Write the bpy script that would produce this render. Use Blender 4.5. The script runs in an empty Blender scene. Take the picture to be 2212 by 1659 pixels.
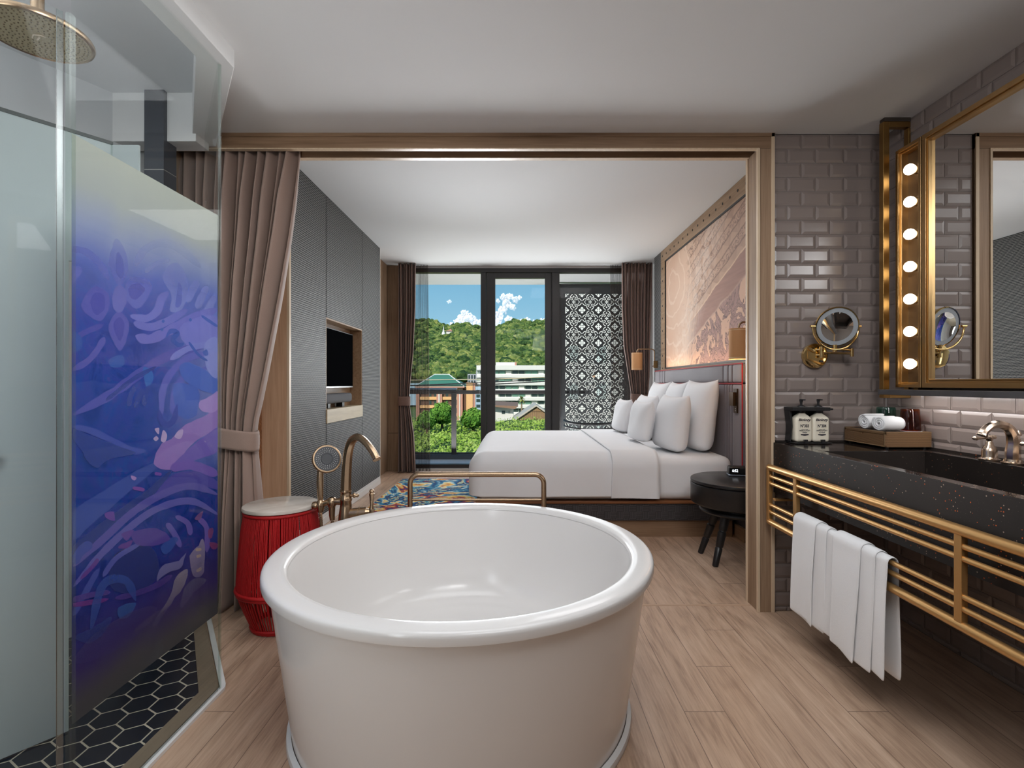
import bpy, math, random
import numpy as np
from mathutils import Vector, Matrix
from mathutils import noise as mnoise
R = random.Random(7)
PI = math.pi
scene = bpy.context.scene
COL = scene.collection

# ------------------------------------------------------------------ colour / materials
def lin(c):
    c = c / 255.0
    return c / 12.92 if c <= 0.04045 else ((c + 0.055) / 1.055) ** 2.4
def C(r, g, b): return (lin(r), lin(g), lin(b), 1.0)

class V:
    """A node socket with arithmetic."""
    def __init__(s, t, o): s.t, s.o = t, o
    def m(s, op, *a):
        n = s.t.nodes.new('ShaderNodeMath'); n.operation = op
        for i, x in enumerate((s,) + a):
            if isinstance(x, V): s.t.links.new(x.o, n.inputs[i])
            else: n.inputs[i].default_value = x
        return V(s.t, n.outputs[0])
    def __add__(s, x): return s.m('ADD', x)
    def __radd__(s, x): return s.m('ADD', x)
    def __sub__(s, x): return s.m('SUBTRACT', x)
    def __rsub__(s, x): return (s * -1.0) + x
    def __mul__(s, x): return s.m('MULTIPLY', x)
    def __rmul__(s, x): return s.m('MULTIPLY', x)
    def __truediv__(s, x): return s.m('DIVIDE', x)
    def sin(s): return s.m('SINE')
    def frac(s): return s.m('FRACT')
    def floor(s): return s.m('FLOOR')
    def absv(s): return s.m('ABSOLUTE')
    def gt(s, x): return s.m('GREATER_THAN', x)
    def lt(s, x): return s.m('LESS_THAN', x)
    def mx(s, x): return s.m('MAXIMUM', x)
    def mn(s, x): return s.m('MINIMUM', x)
    def ss(s, a, b):
        n = s.t.nodes.new('ShaderNodeMapRange'); n.interpolation_type = 'SMOOTHSTEP'
        s.t.links.new(s.o, n.inputs[0]); n.inputs[1].default_value = a; n.inputs[2].default_value = b
        return V(s.t, n.outputs[0])

class M:
    """Material builder."""
    def __init__(s, name):
        s.mat = bpy.data.materials.new(name); s.mat.use_nodes = True
        s.t = s.mat.node_tree; s.b = s.t.nodes['Principled BSDF']; s.out = s.t.nodes['Material Output']
        s._co = None
    def n(s, k): return s.t.nodes.new(k)
    def co(s):
        if s._co is None: s._co = s.n('ShaderNodeTexCoord').outputs['Object']
        return s._co
    def xyz(s, sock=None):
        n = s.n('ShaderNodeSeparateXYZ'); s.t.links.new(sock or s.co(), n.inputs[0])
        return V(s.t, n.outputs[0]), V(s.t, n.outputs[1]), V(s.t, n.outputs[2])
    def comb(s, x, y, z):
        n = s.n('ShaderNodeCombineXYZ')
        for i, v in enumerate((x, y, z)):
            if isinstance(v, V): s.t.links.new(v.o, n.inputs[i])
            else: n.inputs[i].default_value = v
        return n.outputs[0]
    def noise(s, vec=None, scale=5, detail=3, rough=.5, dist=0, sc=None, color=False):
        n = s.n('ShaderNodeTexNoise'); n.inputs['Scale'].default_value = scale
        n.inputs['Detail'].default_value = detail; n.inputs['Roughness'].default_value = rough
        n.inputs['Distortion'].default_value = dist
        v = vec or s.co()
        if sc:
            mp = s.n('ShaderNodeMapping'); mp.inputs['Scale'].default_value = sc
            s.t.links.new(v, mp.inputs[0]); v = mp.outputs[0]
        s.t.links.new(v, n.inputs['Vector'])
        return n.outputs['Color'] if color else V(s.t, n.outputs[0])
    def ramp(s, fac, stops, interp='LINEAR'):
        n = s.n('ShaderNodeValToRGB'); cr = n.color_ramp; cr.interpolation = interp
        while len(cr.elements) > 1: cr.elements.remove(cr.elements[-1])
        cr.elements[0].position = stops[0][0]; cr.elements[0].color = stops[0][1]
        for p, c in stops[1:]:
            e = cr.elements.new(p); e.color = c
        s.t.links.new(fac.o, n.inputs[0]); return n.outputs[0]
    def mix(s, fac, a, b, mode='MIX'):
        n = s.n('ShaderNodeMix'); n.data_type = 'RGBA'; n.blend_type = mode
        if isinstance(fac, V): s.t.links.new(fac.o, n.inputs[0])
        else: n.inputs[0].default_value = fac
        for i, x in ((6, a), (7, b)):
            if isinstance(x, tuple): n.inputs[i].default_value = x
            else: s.t.links.new(x, n.inputs[i])
        return n.outputs[2]
    def set(s, color=None, rough=None, metal=None, **kw):
        for k, v in dict(**{'Base Color': color, 'Roughness': rough, 'Metallic': metal}, **kw).items():
            if v is None: continue
            if isinstance(v, V): s.t.links.new(v.o, s.b.inputs[k])
            elif isinstance(v, bpy.types.NodeSocket): s.t.links.new(v, s.b.inputs[k])
            else: s.b.inputs[k].default_value = v
        return s
    def bump(s, h, strength=.3, dist=.01):
        n = s.n('ShaderNodeBump'); n.inputs['Strength'].default_value = strength; n.inputs['Distance'].default_value = dist
        s.t.links.new(h.o, n.inputs['Height']); s.t.links.new(n.outputs[0], s.b.inputs['Normal']); return s

def pm(name, col, rough=.5, metal=0, var=.06, scale=12, bump=0, bscale=80, sc=None, **kw):
    """Plain procedural: colour with soft noise mottling, optional fine bump."""
    m = M(name)
    f = m.noise(scale=scale, detail=4, sc=sc)
    a = tuple(max(0, c * (1 - var)) for c in col[:3]) + (1,)
    b = tuple(min(1, c * (1 + var)) for c in col[:3]) + (1,)
    m.set(m.mix(f, a, b), rough, metal, **kw)
    if bump: m.bump(m.noise(scale=bscale, detail=2), bump, .004)
    return m.mat

def wood(name, c1, c2, axis='Z', rough=.42, fine=1.0, bump=.12):
    m = M(name)
    s = {'Z': (38, 38, 1.6), 'X': (1.6, 38, 38), 'Y': (38, 1.6, 38)}[axis]
    s = tuple(v * fine for v in s)
    f1 = m.noise(scale=1, detail=5, rough=.6, sc=s, dist=.4)
    f2 = m.noise(scale=1, detail=3, sc=tuple(v * 3.1 for v in s))
    f3 = m.noise(scale=2.2, detail=2)
    f = (f1 * .55 + f2 * .3 + f3 * .25)
    m.set(m.ramp(f, [(.36, c1), (.72, c2)]), rough, **{'Specular IOR Level': .28})
    m.bump(f2, bump, .003)
    return m.mat

def thin_fresnel(m, f0=.05):
    """Schlick reflectance of a thin sheet, the same from both sides."""
    g = m.n('ShaderNodeNewGeometry'); d = m.n('ShaderNodeVectorMath'); d.operation = 'DOT_PRODUCT'
    m.t.links.new(g.outputs['Incoming'], d.inputs[0]); m.t.links.new(g.outputs['Normal'], d.inputs[1])
    c = 1.0 - V(m.t, d.outputs['Value']).absv().mn(1.0)
    return c.m('POWER', 5.0) * (1 - f0) + f0

def glassm(name, tint=(.93, .97, .95, 1), rough=.0, refl=1.0):
    """Thin architectural glass: tinted see-through with a Fresnel reflection."""
    m = M(name); t = m.t
    tr = m.n('ShaderNodeBsdfTransparent'); gl = m.n('ShaderNodeBsdfGlossy'); mx = m.n('ShaderNodeMixShader')
    f = thin_fresnel(m) * refl
    ns = m.noise(scale=1.3, detail=1)
    t.links.new(m.mix(ns, tint, tuple(c * .985 for c in tint[:3]) + (1,)), tr.inputs[0])
    gl.inputs['Roughness'].default_value = rough
    t.links.new(f.o, mx.inputs[0]); t.links.new(tr.outputs[0], mx.inputs[1]); t.links.new(gl.outputs[0], mx.inputs[2])
    t.links.new(mx.outputs[0], m.out.inputs[0])
    return m.mat

def emis(name, col, strength, var=.04):
    m = M(name)
    f = m.noise(scale=9, detail=1)
    m.set((.8, .8, .8, 1), .4)
    m.t.links.new(m.mix(f, tuple(c * (1 - var) for c in col[:3]) + (1,), col), m.b.inputs['Emission Color'])
    m.b.inputs['Emission Strength'].default_value = strength
    return m.mat

# ------------------------------------------------------------------ mesh building
class MB:
    def __init__(s): s.v, s.f, s.mi, s.cur = [], [], [], 0
    def add(s, vs, fs):
        b = len(s.v); s.v.extend(tuple(v) for v in vs)
        for f in fs: s.f.append(tuple(i + b for i in f)); s.mi.append(s.cur)
        return s
    def box(s, x0, y0, z0, x1, y1, z1):
        x0, x1 = min(x0, x1), max(x0, x1); y0, y1 = min(y0, y1), max(y0, y1); z0, z1 = min(z0, z1), max(z0, z1)
        vs = [(x, y, z) for z in (z0, z1) for y in (y0, y1) for x in (x0, x1)]
        return s.add(vs, [(0, 2, 3, 1), (4, 5, 7, 6), (0, 1, 5, 4), (2, 6, 7, 3), (0, 4, 6, 2), (1, 3, 7, 5)])
    def prism(s, poly, z0, z1):
        """Extrude an xy polygon (counter clockwise) between heights."""
        n = len(poly)
        a = sum(poly[i][0] * poly[(i + 1) % n][1] - poly[(i + 1) % n][0] * poly[i][1] for i in range(n))
        if a < 0: poly = poly[::-1]
        vs = [(x, y, z0) for x, y in poly] + [(x, y, z1) for x, y in poly]
        fs = [tuple(range(n - 1, -1, -1)), tuple(range(n, 2 * n))] + [(i, (i + 1) % n, n + (i + 1) % n, n + i) for i in range(n)]
        return s.add(vs, fs)
    def sweep(s, prof, axis, a, b):
        """Extrude a 2D profile along an axis. axis X: prof=(y,z); Y: (x,z); Z: (x,y)."""
        n = len(prof)
        def mk(p, t): return {'X': (t, p[0], p[1]), 'Y': (p[0], t, p[1]), 'Z': (p[0], p[1], t)}[axis]
        vs = [mk(p, a) for p in prof] + [mk(p, b) for p in prof]
        return s.add(vs, [tuple(range(n - 1, -1, -1)), tuple(range(n, 2 * n))] + [(i, (i + 1) % n, n + (i + 1) % n, n + i) for i in range(n)])
    def tube(s, pts, r, n=12, cap=True, closed=False, squash=None):
        pts = [Vector(p) for p in pts]; k = len(pts)
        rs = r if isinstance(r, (list, tuple)) else [r] * k
        tang = []
        for i in range(k):
            if closed: t = pts[(i + 1) % k] - pts[i - 1]
            else: t = pts[min(i + 1, k - 1)] - pts[max(i - 1, 0)]
            tang.append(t.normalized())
        up = Vector((0, 0, 1)) if abs(tang[0].z) < .9 else Vector((1, 0, 0))
        nrm = (up - tang[0] * up.dot(tang[0])).normalized()
        vs = []
        for i in range(k):
            nrm = (nrm - tang[i] * nrm.dot(tang[i]))
            nrm = nrm.normalized() if nrm.length > 1e-6 else tang[i].orthogonal().normalized()
            bn = tang[i].cross(nrm)
            for j in range(n):
                a = 2 * PI * j / n
                vs.append(pts[i] + (nrm * math.cos(a) + bn * math.sin(a)) * rs[i])
        fs = []
        for i in range(k if closed else k - 1):
            for j in range(n):
                i2 = (i + 1) % k
                fs.append((i * n + j, i * n + (j + 1) % n, i2 * n + (j + 1) % n, i2 * n + j))
        if cap and not closed:
            fs.append(tuple(range(n - 1, -1, -1))); fs.append(tuple((k - 1) * n + j for j in range(n)))
        return s.add(vs, fs)
    def lathe(s, prof, c=(0, 0, 0), n=32, axis='Z', M4=None):
        """prof: list of (r, h). r==0 points become poles."""
        vs, rings = [], []
        for r, h in prof:
            if r < 1e-6: rings.append([len(vs)]); vs.append((0, 0, h))
            else:
                rings.append(list(range(len(vs), len(vs) + n)))
                vs += [(r * math.cos(2 * PI * j / n), r * math.sin(2 * PI * j / n), h) for j in range(n)]
        fs = []
        for a, b in zip(rings, rings[1:]):
            for j in range(n):
                j2 = (j + 1) % n
                if len(a) == 1 and len(b) == 1: continue
                if len(a) == 1: fs.append((a[0], b[j2], b[j]))
                elif len(b) == 1: fs.append((a[j], a[j2], b[0]))
                else: fs.append((a[j], a[j2], b[j2], b[j]))
        if M4 is None:
            if axis == 'X': M4 = Matrix(((0, 0, 1), (1, 0, 0), (0, 1, 0))).to_4x4()
            elif axis == 'Y': M4 = Matrix(((0, 1, 0), (0, 0, 1), (1, 0, 0))).to_4x4()
            else: M4 = Matrix.Identity(4)
        c = Vector(c)
        return s.add([M4 @ Vector(v) + c for v in vs], fs)
    def disc(s, c, r, n=24, axis='Z'): return s.lathe([(0, 0), (r, 0)], c, n, axis)
    def sphere(s, c, r, n=16, k=10, sc=(1, 1, 1)):
        b = len(s.v)
        s.lathe([(r * math.sin(PI * i / k) if 0 < i < k else 0, -r * math.cos(PI * i / k)) for i in range(k + 1)], (0, 0, 0), n)
        for i in range(b, len(s.v)):
            v = s.v[i]; s.v[i] = (v[0] * sc[0] + c[0], v[1] * sc[1] + c[1], v[2] * sc[2] + c[2])
        return s
    def grid(s, fn, nu, nv, wrapu=False):
        vs = [fn(i / (nu if wrapu else nu - 1), j / (nv - 1)) for j in range(nv) for i in range(nu)]
        fs = []
        for j in range(nv - 1):
            for i in range(nu if wrapu else nu - 1):
                i2 = (i + 1) % nu
                fs.append((j * nu + i, j * nu + i2, (j + 1) * nu + i2, (j + 1) * nu + i))
        return s.add(vs, fs)
    def softbox(s, x0, x1, y0, y1, z0, z1, r, n=10, fn=None):
        """Rounded box: six gridded faces projected on a rounded hull."""
        cx, cy, cz = (x0 + x1) / 2, (y0 + y1) / 2, (z0 + z1) / 2
        h = Vector(((x1 - x0) / 2, (y1 - y0) / 2, (z1 - z0) / 2))
        r = min(r, min(h) * .999)
        def prm(k):
            t = -1 + 2 * k / n
            return t
        def lay(hh):   # parametric positions dense near ends
            m = max(2, n // 2); e = [-hh + r * (1 - math.cos(PI / 2 * i / m)) for i in range(m + 1)]
            mid = [(-hh + r) + (2 * hh - 2 * r) * i / n for i in range(1, n)]
            return e + mid + [-q for q in e[::-1]]
        for ax in range(3):
            a, b = [(1, 2), (2, 0), (0, 1)][ax]
            la, lb = lay(h[a]), lay(h[b])
            for sg in (-1, 1):
                vs = []
                for q in lb:
                    for p in la:
                        v = Vector((0, 0, 0)); v[ax] = sg * h[ax]; v[a] = p; v[b] = q
                        inner = Vector([max(-h[i] + r, min(h[i] - r, v[i])) for i in range(3)])
                        d = v - inner
                        w = inner + d.normalized() * r if d.length > 1e-9 else v
                        w = w + Vector((cx, cy, cz))
                        vs.append(fn(w) if fn else w)
                na = len(la); fs = []
                for j in range(len(lb) - 1):
                    for i in range(na - 1):
                        f = (j * na + i, j * na + i + 1, (j + 1) * na + i + 1, (j + 1) * na + i)
                        fs.append(f if sg > 0 else f[::-1])
                s.add(vs, fs)
        return s
    def xf(s, M4, start=0):
        for i in range(start, len(s.v)): s.v[i] = tuple(M4 @ Vector(s.v[i]))
        return s

def root_loc(p):
    v = Vector((0, 0, 0))
    while p is not None:
        v += p.location; p = p.parent
    return v

def obj(name, mb, mat, parent=None, smooth=None, bevel=0, world=True, weld=False, seg=2, colors=None):
    """Link a mesh builder as one object. smooth: angle in degrees."""
    me = bpy.data.meshes.new(name)
    off = root_loc(parent) if (parent and world) else Vector((0, 0, 0))
    vs = [(v[0] - off.x, v[1] - off.y, v[2] - off.z) for v in mb.v] if off.length > 0 else mb.v
    me.from_pydata(vs, [], mb.f)
    mats = mat if isinstance(mat, (list, tuple)) else [mat]
    for m in mats: me.materials.append(m)
    if len(mats) > 1: me.polygons.foreach_set('material_index', mb.mi)
    me.update()
    if weld:
        import bmesh
        bm = bmesh.new(); bm.from_mesh(me); bmesh.ops.remove_doubles(bm, verts=bm.verts, dist=1e-5)
        bmesh.ops.recalc_face_normals(bm, faces=bm.faces); bm.to_mesh(me); bm.free()
    if smooth:
        me.polygons.foreach_set('use_smooth', [True] * len(me.polygons))
        if smooth < 180: me.set_sharp_from_angle(angle=math.radians(smooth))
    o = bpy.data.objects.new(name, me); COL.objects.link(o)
    if parent: o.parent = parent
    if bevel:
        b = o.modifiers.new('bevel', 'BEVEL'); b.width = bevel; b.segments = seg; b.limit_method = 'ANGLE'; b.angle_limit = math.radians(50)
        if not smooth:
            me.polygons.foreach_set('use_smooth', [True] * len(me.polygons)); b.harden_normals = True
    return o

def tag(o, label=None, cat=None, group=None, kind=None):
    for k, v in (('label', label), ('category', cat), ('group', group), ('kind', kind)):
        if v: o[k] = v
    return o
def thing(name, label, cat, loc=(0, 0, 0), group=None, rot=None):
    o = bpy.data.objects.new(name, None); COL.objects.link(o); o.location = loc
    o.empty_display_size = .05
    if rot: o.rotation_euler = rot
    return tag(o, label, cat, group)
def struct(name, mb, mat, label=None, parent=None, **kw):
    o = obj(name, mb, mat, parent, **kw)
    if parent is None: tag(o, label, None, None, 'structure')
    return o
def copy_tree(o, parent=None):
    c = o.copy(); COL.objects.link(c); c.parent = parent
    for ch in list(o.children): copy_tree(ch, c)
    return c
def mod_sub(o, n=1):
    m = o.modifiers.new('sub', 'SUBSURF'); m.levels = n; m.render_levels = n; return o
def mod_solid(o, t, off=0):
    m = o.modifiers.new('solid', 'SOLIDIFY'); m.thickness = t; m.offset = off; return o

def text_mb(txt, size, depth=.0006, bold=0.0, sx=1.0):
    cu = bpy.data.curves.new('lettering', 'FONT'); cu.body = txt; cu.size = size; cu.extrude = depth / 2
    cu.align_x = 'CENTER'; cu.align_y = 'CENTER'; cu.offset = bold
    o = bpy.data.objects.new('lettering_tmp', cu); COL.objects.link(o)
    me = bpy.data.meshes.new_from_object(o)
    mb = MB(); mb.add([(v.co.x * sx, v.co.y, v.co.z) for v in me.vertices], [tuple(p.vertices) for p in me.polygons])
    bpy.data.objects.remove(o); bpy.data.meshes.remove(me); bpy.data.curves.remove(cu)
    return mb

def arc(c, r, a0, a1, n, plane='XZ'):
    out = []
    for i in range(n + 1):
        a = math.radians(a0 + (a1 - a0) * i / n); x, y = r * math.cos(a), r * math.sin(a)
        out.append({'XZ': (c[0] + x, c[1], c[2] + y), 'XY': (c[0] + x, c[1] + y, c[2]), 'YZ': (c[0], c[1] + x, c[2] + y)}[plane])
    return out
def spline(pts, n=8):
    """Catmull-Rom through the points."""
    P = [Vector(p) for p in pts]; out = []
    for i in range(len(P) - 1):
        p0, p1, p2, p3 = P[max(i - 1, 0)], P[i], P[i + 1], P[min(i + 2, len(P) - 1)]
        for k in range(n):
            t = k / n
            out.append(.5 * ((2 * p1) + (p2 - p0) * t + (2 * p0 - 5 * p1 + 4 * p2 - p3) * t * t + (3 * p1 - p0 - 3 * p2 + p3) * t ** 3))
    out.append(P[-1]); return out
def lerp(a, b, t): return a + (b - a) * t
def interp(tab, x):
    if x <= tab[0][0]: return tab[0][1]
    for (a, va), (b, vb) in zip(tab, tab[1:]):
        if x <= b:
            t = (x - a) / (b - a); t = t * t * (3 - 2 * t) if False else t
            return va + (vb - va) * t
    return tab[-1][1]
def sm(t): t = max(0, min(1, t)); return t * t * (3 - 2 * t)
# ------------------------------------------------------------------ shared materials
m_paint = pm('white_paint', (.78, .775, .77, 1), .75, var=.02, scale=1.5)
m_paint_cool = pm('cool_white_paint', (.72, .73, .745, 1), .7, var=.02, scale=1.5)
m_oak = wood('oak_trim_vertical', C(126, 100, 78), C(170, 142, 116), 'Z', .5)
m_oak_x = wood('oak_trim_horizontal', C(122, 95, 72), C(160, 130, 104), 'X', .4)
m_oak_y = wood('oak_trim_depth', C(132, 102, 76), C(178, 148, 118), 'Y', .4)
m_oak_pale = wood('pale_oak_lit_edge', C(196, 170, 140), C(222, 200, 172), 'Z', .35)
m_oak_dark = wood('dark_oak_track', C(52, 38, 29), C(78, 60, 47), 'X', .5)
m_ash = wood('ash_shelf', C(176, 158, 128), C(206, 190, 160), 'Y', .4)
m_white_trim = pm('white_gloss_trim', (.74, .71, .68, 1), .35, var=.03, scale=3)
m_grout = pm('tile_grout', C(160, 152, 148), .8, var=.06, scale=40)
m_tile = pm('grey_glazed_tile', C(136, 123, 117), .24, var=.05, scale=3)
m_black = pm('black_powder_coat', C(26, 26, 28), .45, var=.1, scale=20)
m_alu = pm('dark_aluminium', C(52, 50, 50), .4, .3, var=.06, scale=6)
m_brass = pm('satin_gold', (.62, .41, .19, 1), .3, 1, var=.05, scale=30, sc=(1, 1, .1))
m_brass_dark = pm('aged_gold', (.27, .175, .085, 1), .42, 1, var=.08, scale=22)
m_brass_pol = pm('polished_brass', (.83, .6, .27, 1), .1, 1, var=.03, scale=10)
m_bronze = pm('brushed_bronze', (.42, .295, .19, 1), .27, 1, var=.07, scale=40)
m_nickel = pm('champagne_nickel', (.66, .53, .42, 1), .2, 1, var=.04, scale=30)
m_pane = glassm('window_glass', (.985, .99, .99, 1), 0, .15)
m_shower_glass = glassm('shower_glass', (.965, .98, .975, 1), 0, .25)
m_mirror = pm('silvered_mirror', (.9, .89, .87, 1), .005, 1, var=.004, scale=1)

# ------------------------------------------------------------------ floor
m = M('oak_plank_floor')
x, y, z = m.xyz()
ROW = .1497; x0 = .6115
row = ((x - (x0 - 20 * ROW)) / ROW)
ri = row.floor(); rf = row.frac()
off = ((ri * .5).frac().gt(.25)) * .30 + ((ri * .25).frac().gt(.4)) * .62
pl = ((y - 1.8746 + 24.0) - off) / 1.2
pi_, pf = pl.floor(), pl.frac()
w = m.n('ShaderNodeTexWhiteNoise'); w.noise_dimensions = '2D'
m.t.links.new(m.comb(ri, pi_, 0.0), w.inputs[0]); rnd = V(m.t, w.outputs[0])
vec = m.comb(x + rnd * 7.0, y + rnd * 31.0, rnd * 9.0)
g1 = m.noise(vec, 1, 6, .65, .8, sc=(26, 2.0, 1))
g2 = m.noise(vec, 1, 3, .6, .3, sc=(150, 7, 1))
g3 = m.noise(vec, 1, 2, .5, 2.2, sc=(7, 1.6, 1))
gg = (g1 * .45 + g2 * .25 + g3 * .3 - .5) * 1.35 + .5
base = m.ramp(gg, [(.33, C(160, 130, 108)), (.5, C(198, 166, 141)), (.68, C(218, 188, 163))])
base = m.mix(rnd * .28, base, C(176, 146, 123))
gap = (rf.lt(.010) + rf.gt(.990) + pf.lt(.0012) + pf.gt(.9988)).mn(1.0)
m.set(m.mix(gap * .65, base, C(84, 62, 48)), (g2 * .2 + .30))
m.bump(g2 * .5 - gap * .6, .25, .003)
m_floor = m.mat
struct('floor', MB().box(-3.1, -1.3, -.12, 2.05, 7.2, 0), m_floor, 'oak plank floor running from the bathroom into the bedroom')
struct('trim_threshold', MB().box(-1.8, 2.765, -.02, 1.265, 2.785, .0012), wood('threshold_oak', C(182, 150, 126), C(206, 174, 148), 'X', .4), 'flat wood threshold strip under the bathroom opening')

# shower floor: hexagon tiles over pale grout
poly_in = [(-1.222, -1.25), (-1.222, 1.965), (-1.60, 2.53), (-2.02, 2.53), (-2.88, .98), (-2.88, -1.25)]
def inside(p):
    c = False; n = len(poly_in)
    for i in range(n):
        (x1, y1), (x2, y2) = poly_in[i], poly_in[(i + 1) % n]
        if (y1 > p[1]) != (y2 > p[1]) and p[0] < (x2 - x1) * (p[1] - y1) / (y2 - y1) + x1: c = not c
    return c
def clip(poly, a, b):
    """Keep the part left of a->b."""
    out = []
    def sd(p): return (b[0] - a[0]) * (p[1] - a[1]) - (b[1] - a[1]) * (p[0] - a[0])
    for i in range(len(poly)):
        p, q = poly[i], poly[(i + 1) % len(poly)]; sp, sq = sd(p), sd(q)
        if sp >= 0: out.append(p)
        if (sp >= 0) != (sq >= 0):
            t = sp / (sp - sq); out.append((p[0] + (q[0] - p[0]) * t, p[1] + (q[1] - p[1]) * t))
    return out
mb = MB(); mb.prism(poly_in, .0, .010); mb.cur = 1
e, pxh, pyh = .0538, .0995, .0862
for j in range(-32, 12):
    for i in range(-18, 6):
        cx = -1.4505 + i * pxh + (pxh / 2 if j % 2 else 0); cy = 1.817 + j * pyh
        hx = [(cx + e * math.cos(math.radians(30 + 60 * k)), cy + e * math.sin(math.radians(30 + 60 * k))) for k in range(6)]
        if cy < .9: continue
        for k in range(len(poly_in)):
            a, b = poly_in[k], poly_in[(k + 1) % len(poly_in)]
            hx = clip(hx, a, b)   # poly_in is counter clockwise
            if len(hx) < 3: break
        if len(hx) >= 3: mb.prism(hx, .009, .0107)
m = M('navy_hexagon_tile')
n1 = m.noise(scale=9, detail=2)
m.set(m.mix(n1, C(13, 20, 32), C(26, 38, 54)), .22)
m_hex = m.mat
m_hgrout = pm('pale_tile_grout', C(200, 188, 168), .8, var=.05, scale=30)
struct('floor_shower', mb, [m_hgrout, m_hex], 'navy hexagon tiled shower floor with pale grout')
mb = MB()
mb.prism([(-1.165, -1.25), (-1.165, 1.995), (-1.56, 2.56), (-1.60, 2.53), (-1.222, 1.965), (-1.222, -1.25)], 0, .016)
struct('trim_shower_curb', mb, wood('curb_stone', C(120, 104, 88), C(142, 126, 108), 'Y', .35), 'taupe stone curb around the shower floor')
mb = MB()
mb.prism([(-1.145, -1.25), (-1.145, 2.005), (-1.155, 2.03), (-1.55, 2.595), (-1.565, 2.58), (-1.167, 2.01), (-1.167, -1.25)], 0, .012)
struct('trim_shower_sealant', mb, pm('white_sealant', (.82, .81, .80, 1), .4, var=.02), 'white sealant bead along the foot of the shower glass')

# ------------------------------------------------------------------ ceilings
struct('ceiling', MB().prism([(-1.18, -1.3), (2.15, -1.3), (2.15, 2.715), (-1.70, 2.715), (-1.5, 2.46), (-1.18, 2.0)], 2.516, 2.78), m_paint, 'plain white bathroom ceiling')
struct('ceiling_shower', MB().prism([(-3.2, -1.3), (-1.14, -1.3), (-1.14, 2.0), (-1.62, 2.72), (-3.2, 2.72)], 2.65, 2.8), m_paint_cool, 'white ceiling over the shower')
mb = MB().prism([(-1.116, -1.3), (-1.116, 2.02), (-1.589, 2.70), (-1.716, 2.70), (-1.224, 1.949), (-1.224, -1.3)], 2.446, 2.70)
struct('trim_shower_bulkhead', mb, m_paint, 'white dropped bulkhead above the shower glass', bevel=.003)
struct('ceiling_bedroom', MB().box(-2.4, 2.715, 2.83, 2.3, 8.42, 3.05), pm('matt_ceiling_paint', (.62, .625, .63, 1), .8, var=.02, scale=1), 'white bedroom ceiling running out over the balcony')

# ------------------------------------------------------------------ bathroom walls
TW, TH, TZ = .15, .0755, 2.516
def tiles(mb, a0, a1, z0, z1, put, start, stepoff):
    """Bevelled metro tiles; put(a, z, d) maps wall coordinates to space."""
    nrow = int((z1 - z0) / TH) + 1
    for r in range(nrow):
        zt = z1 - r * TH; zb = max(zt - TH, z0)
        if zt - zb < .012: continue
        s = start + (stepoff if r % 2 else 0)
        k = math.floor((a0 - s) / TW)
        while s + k * TW < a1:
            p, q = max(s + k * TW, a0), min(s + (k + 1) * TW, a1); k += 1
            if q - p < .012: continue
            g, bv = .0011, min(.015, (q - p) * .3, (zt - zb) * .35)
            O = [(p + g, zb + g), (q - g, zb + g), (q - g, zt - g), (p + g, zt - g)]
            I = [(p + bv, zb + bv), (q - bv, zb + bv), (q - bv, zt - bv), (p + bv, zt - bv)]
            vs = [put(a, zz, .0005) for a, zz in O] + [put(a, zz, .0028) for a, zz in O] + [put(a, zz, .0072) for a, zz in I]
            fs = [(8, 9, 10, 11)]
            for i in range(4):
                j = (i + 1) % 4
                fs.append((4 + i, 4 + j, 8 + j, 8 + i)); fs.append((i, j, 4 + j, 4 + i))
            mb.add(vs, fs)
mb = MB().box(1.953, -1.3, 0, 2.1, 2.83, 2.6); mb.cur = 1
tiles(mb, -1.2, 2.70, 0, TZ, lambda a, zz, d: (1.953 - d, a, zz), 2.453, -.05)
struct('wall_right', mb, [m_grout, m_tile], 'grey metro tiled wall behind the vanity mirror')
mb = MB().box(1.352, 2.707, 0, 1.96, 2.825, 2.6); mb.cur = 1
tiles(mb, 1.353, 1.946, 0, TZ, lambda a, zz, d: (a, 2.707 - d, zz), 1.351, .075)
struct('wall_front', mb, [m_grout, m_tile], 'grey bevelled metro tile wall beside the bedroom opening')
struct('wall_lintel', MB().box(-2.4, 2.70, 2.516, 2.2, 2.825, 2.9), m_paint, 'white wall above the opening')
struct('wall_front_left', MB().box(-3.1, 2.72, 0, -1.86, 2.825, 2.75), pm('grey_wall_paint', C(150, 152, 158), .6, var=.03), 'pale grey wall beyond the shower')
struct('wall_back', MB().box(-3.2, -1.4, 0, 2.1, -1.2, 2.8), pm('dark_taupe_wall', (.2, .17, .15, 1), .6, var=.03), 'wall behind the camera')
struct('wall_left_bath', MB().box(-3.1, -1.3, 0, -2.9, .97, 2.8), m_paint_cool, 'white wall beside the shower')
mb = MB().prism([(-2.9, .96), (-2.015, 2.55), (-1.95, 2.72), (-2.2, 2.75), (-3.1, 1.0)], 0, 2.8)
struct('wall_shower', mb, m_paint_cool, 'slanted white wall at the back of the shower')
struct('trim_shower_soffit', MB().box(-2.05, 2.55, 2.408, -1.60, 2.66, 2.7), m_paint, 'white soffit over the end of the shower', bevel=.003)
mb = MB().box(-1.839, 2.525, 0, -1.743, 2.62, 2.65)
m = M('slate_pier_tile')
px_, py_, pz_ = m.xyz()
ln = (((pz_ - 2.257) / .6).frac() - .5).absv().gt(.4975)
n1 = m.noise(scale=4, detail=3)
m.set(m.mix(ln, m.mix(n1, C(62, 66, 74), C(82, 86, 94)), C(190, 188, 180)), .35)
struct('wall_shower_pier', mb, m.mat, 'narrow slate tiled pier at the end of the shower')

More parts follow.
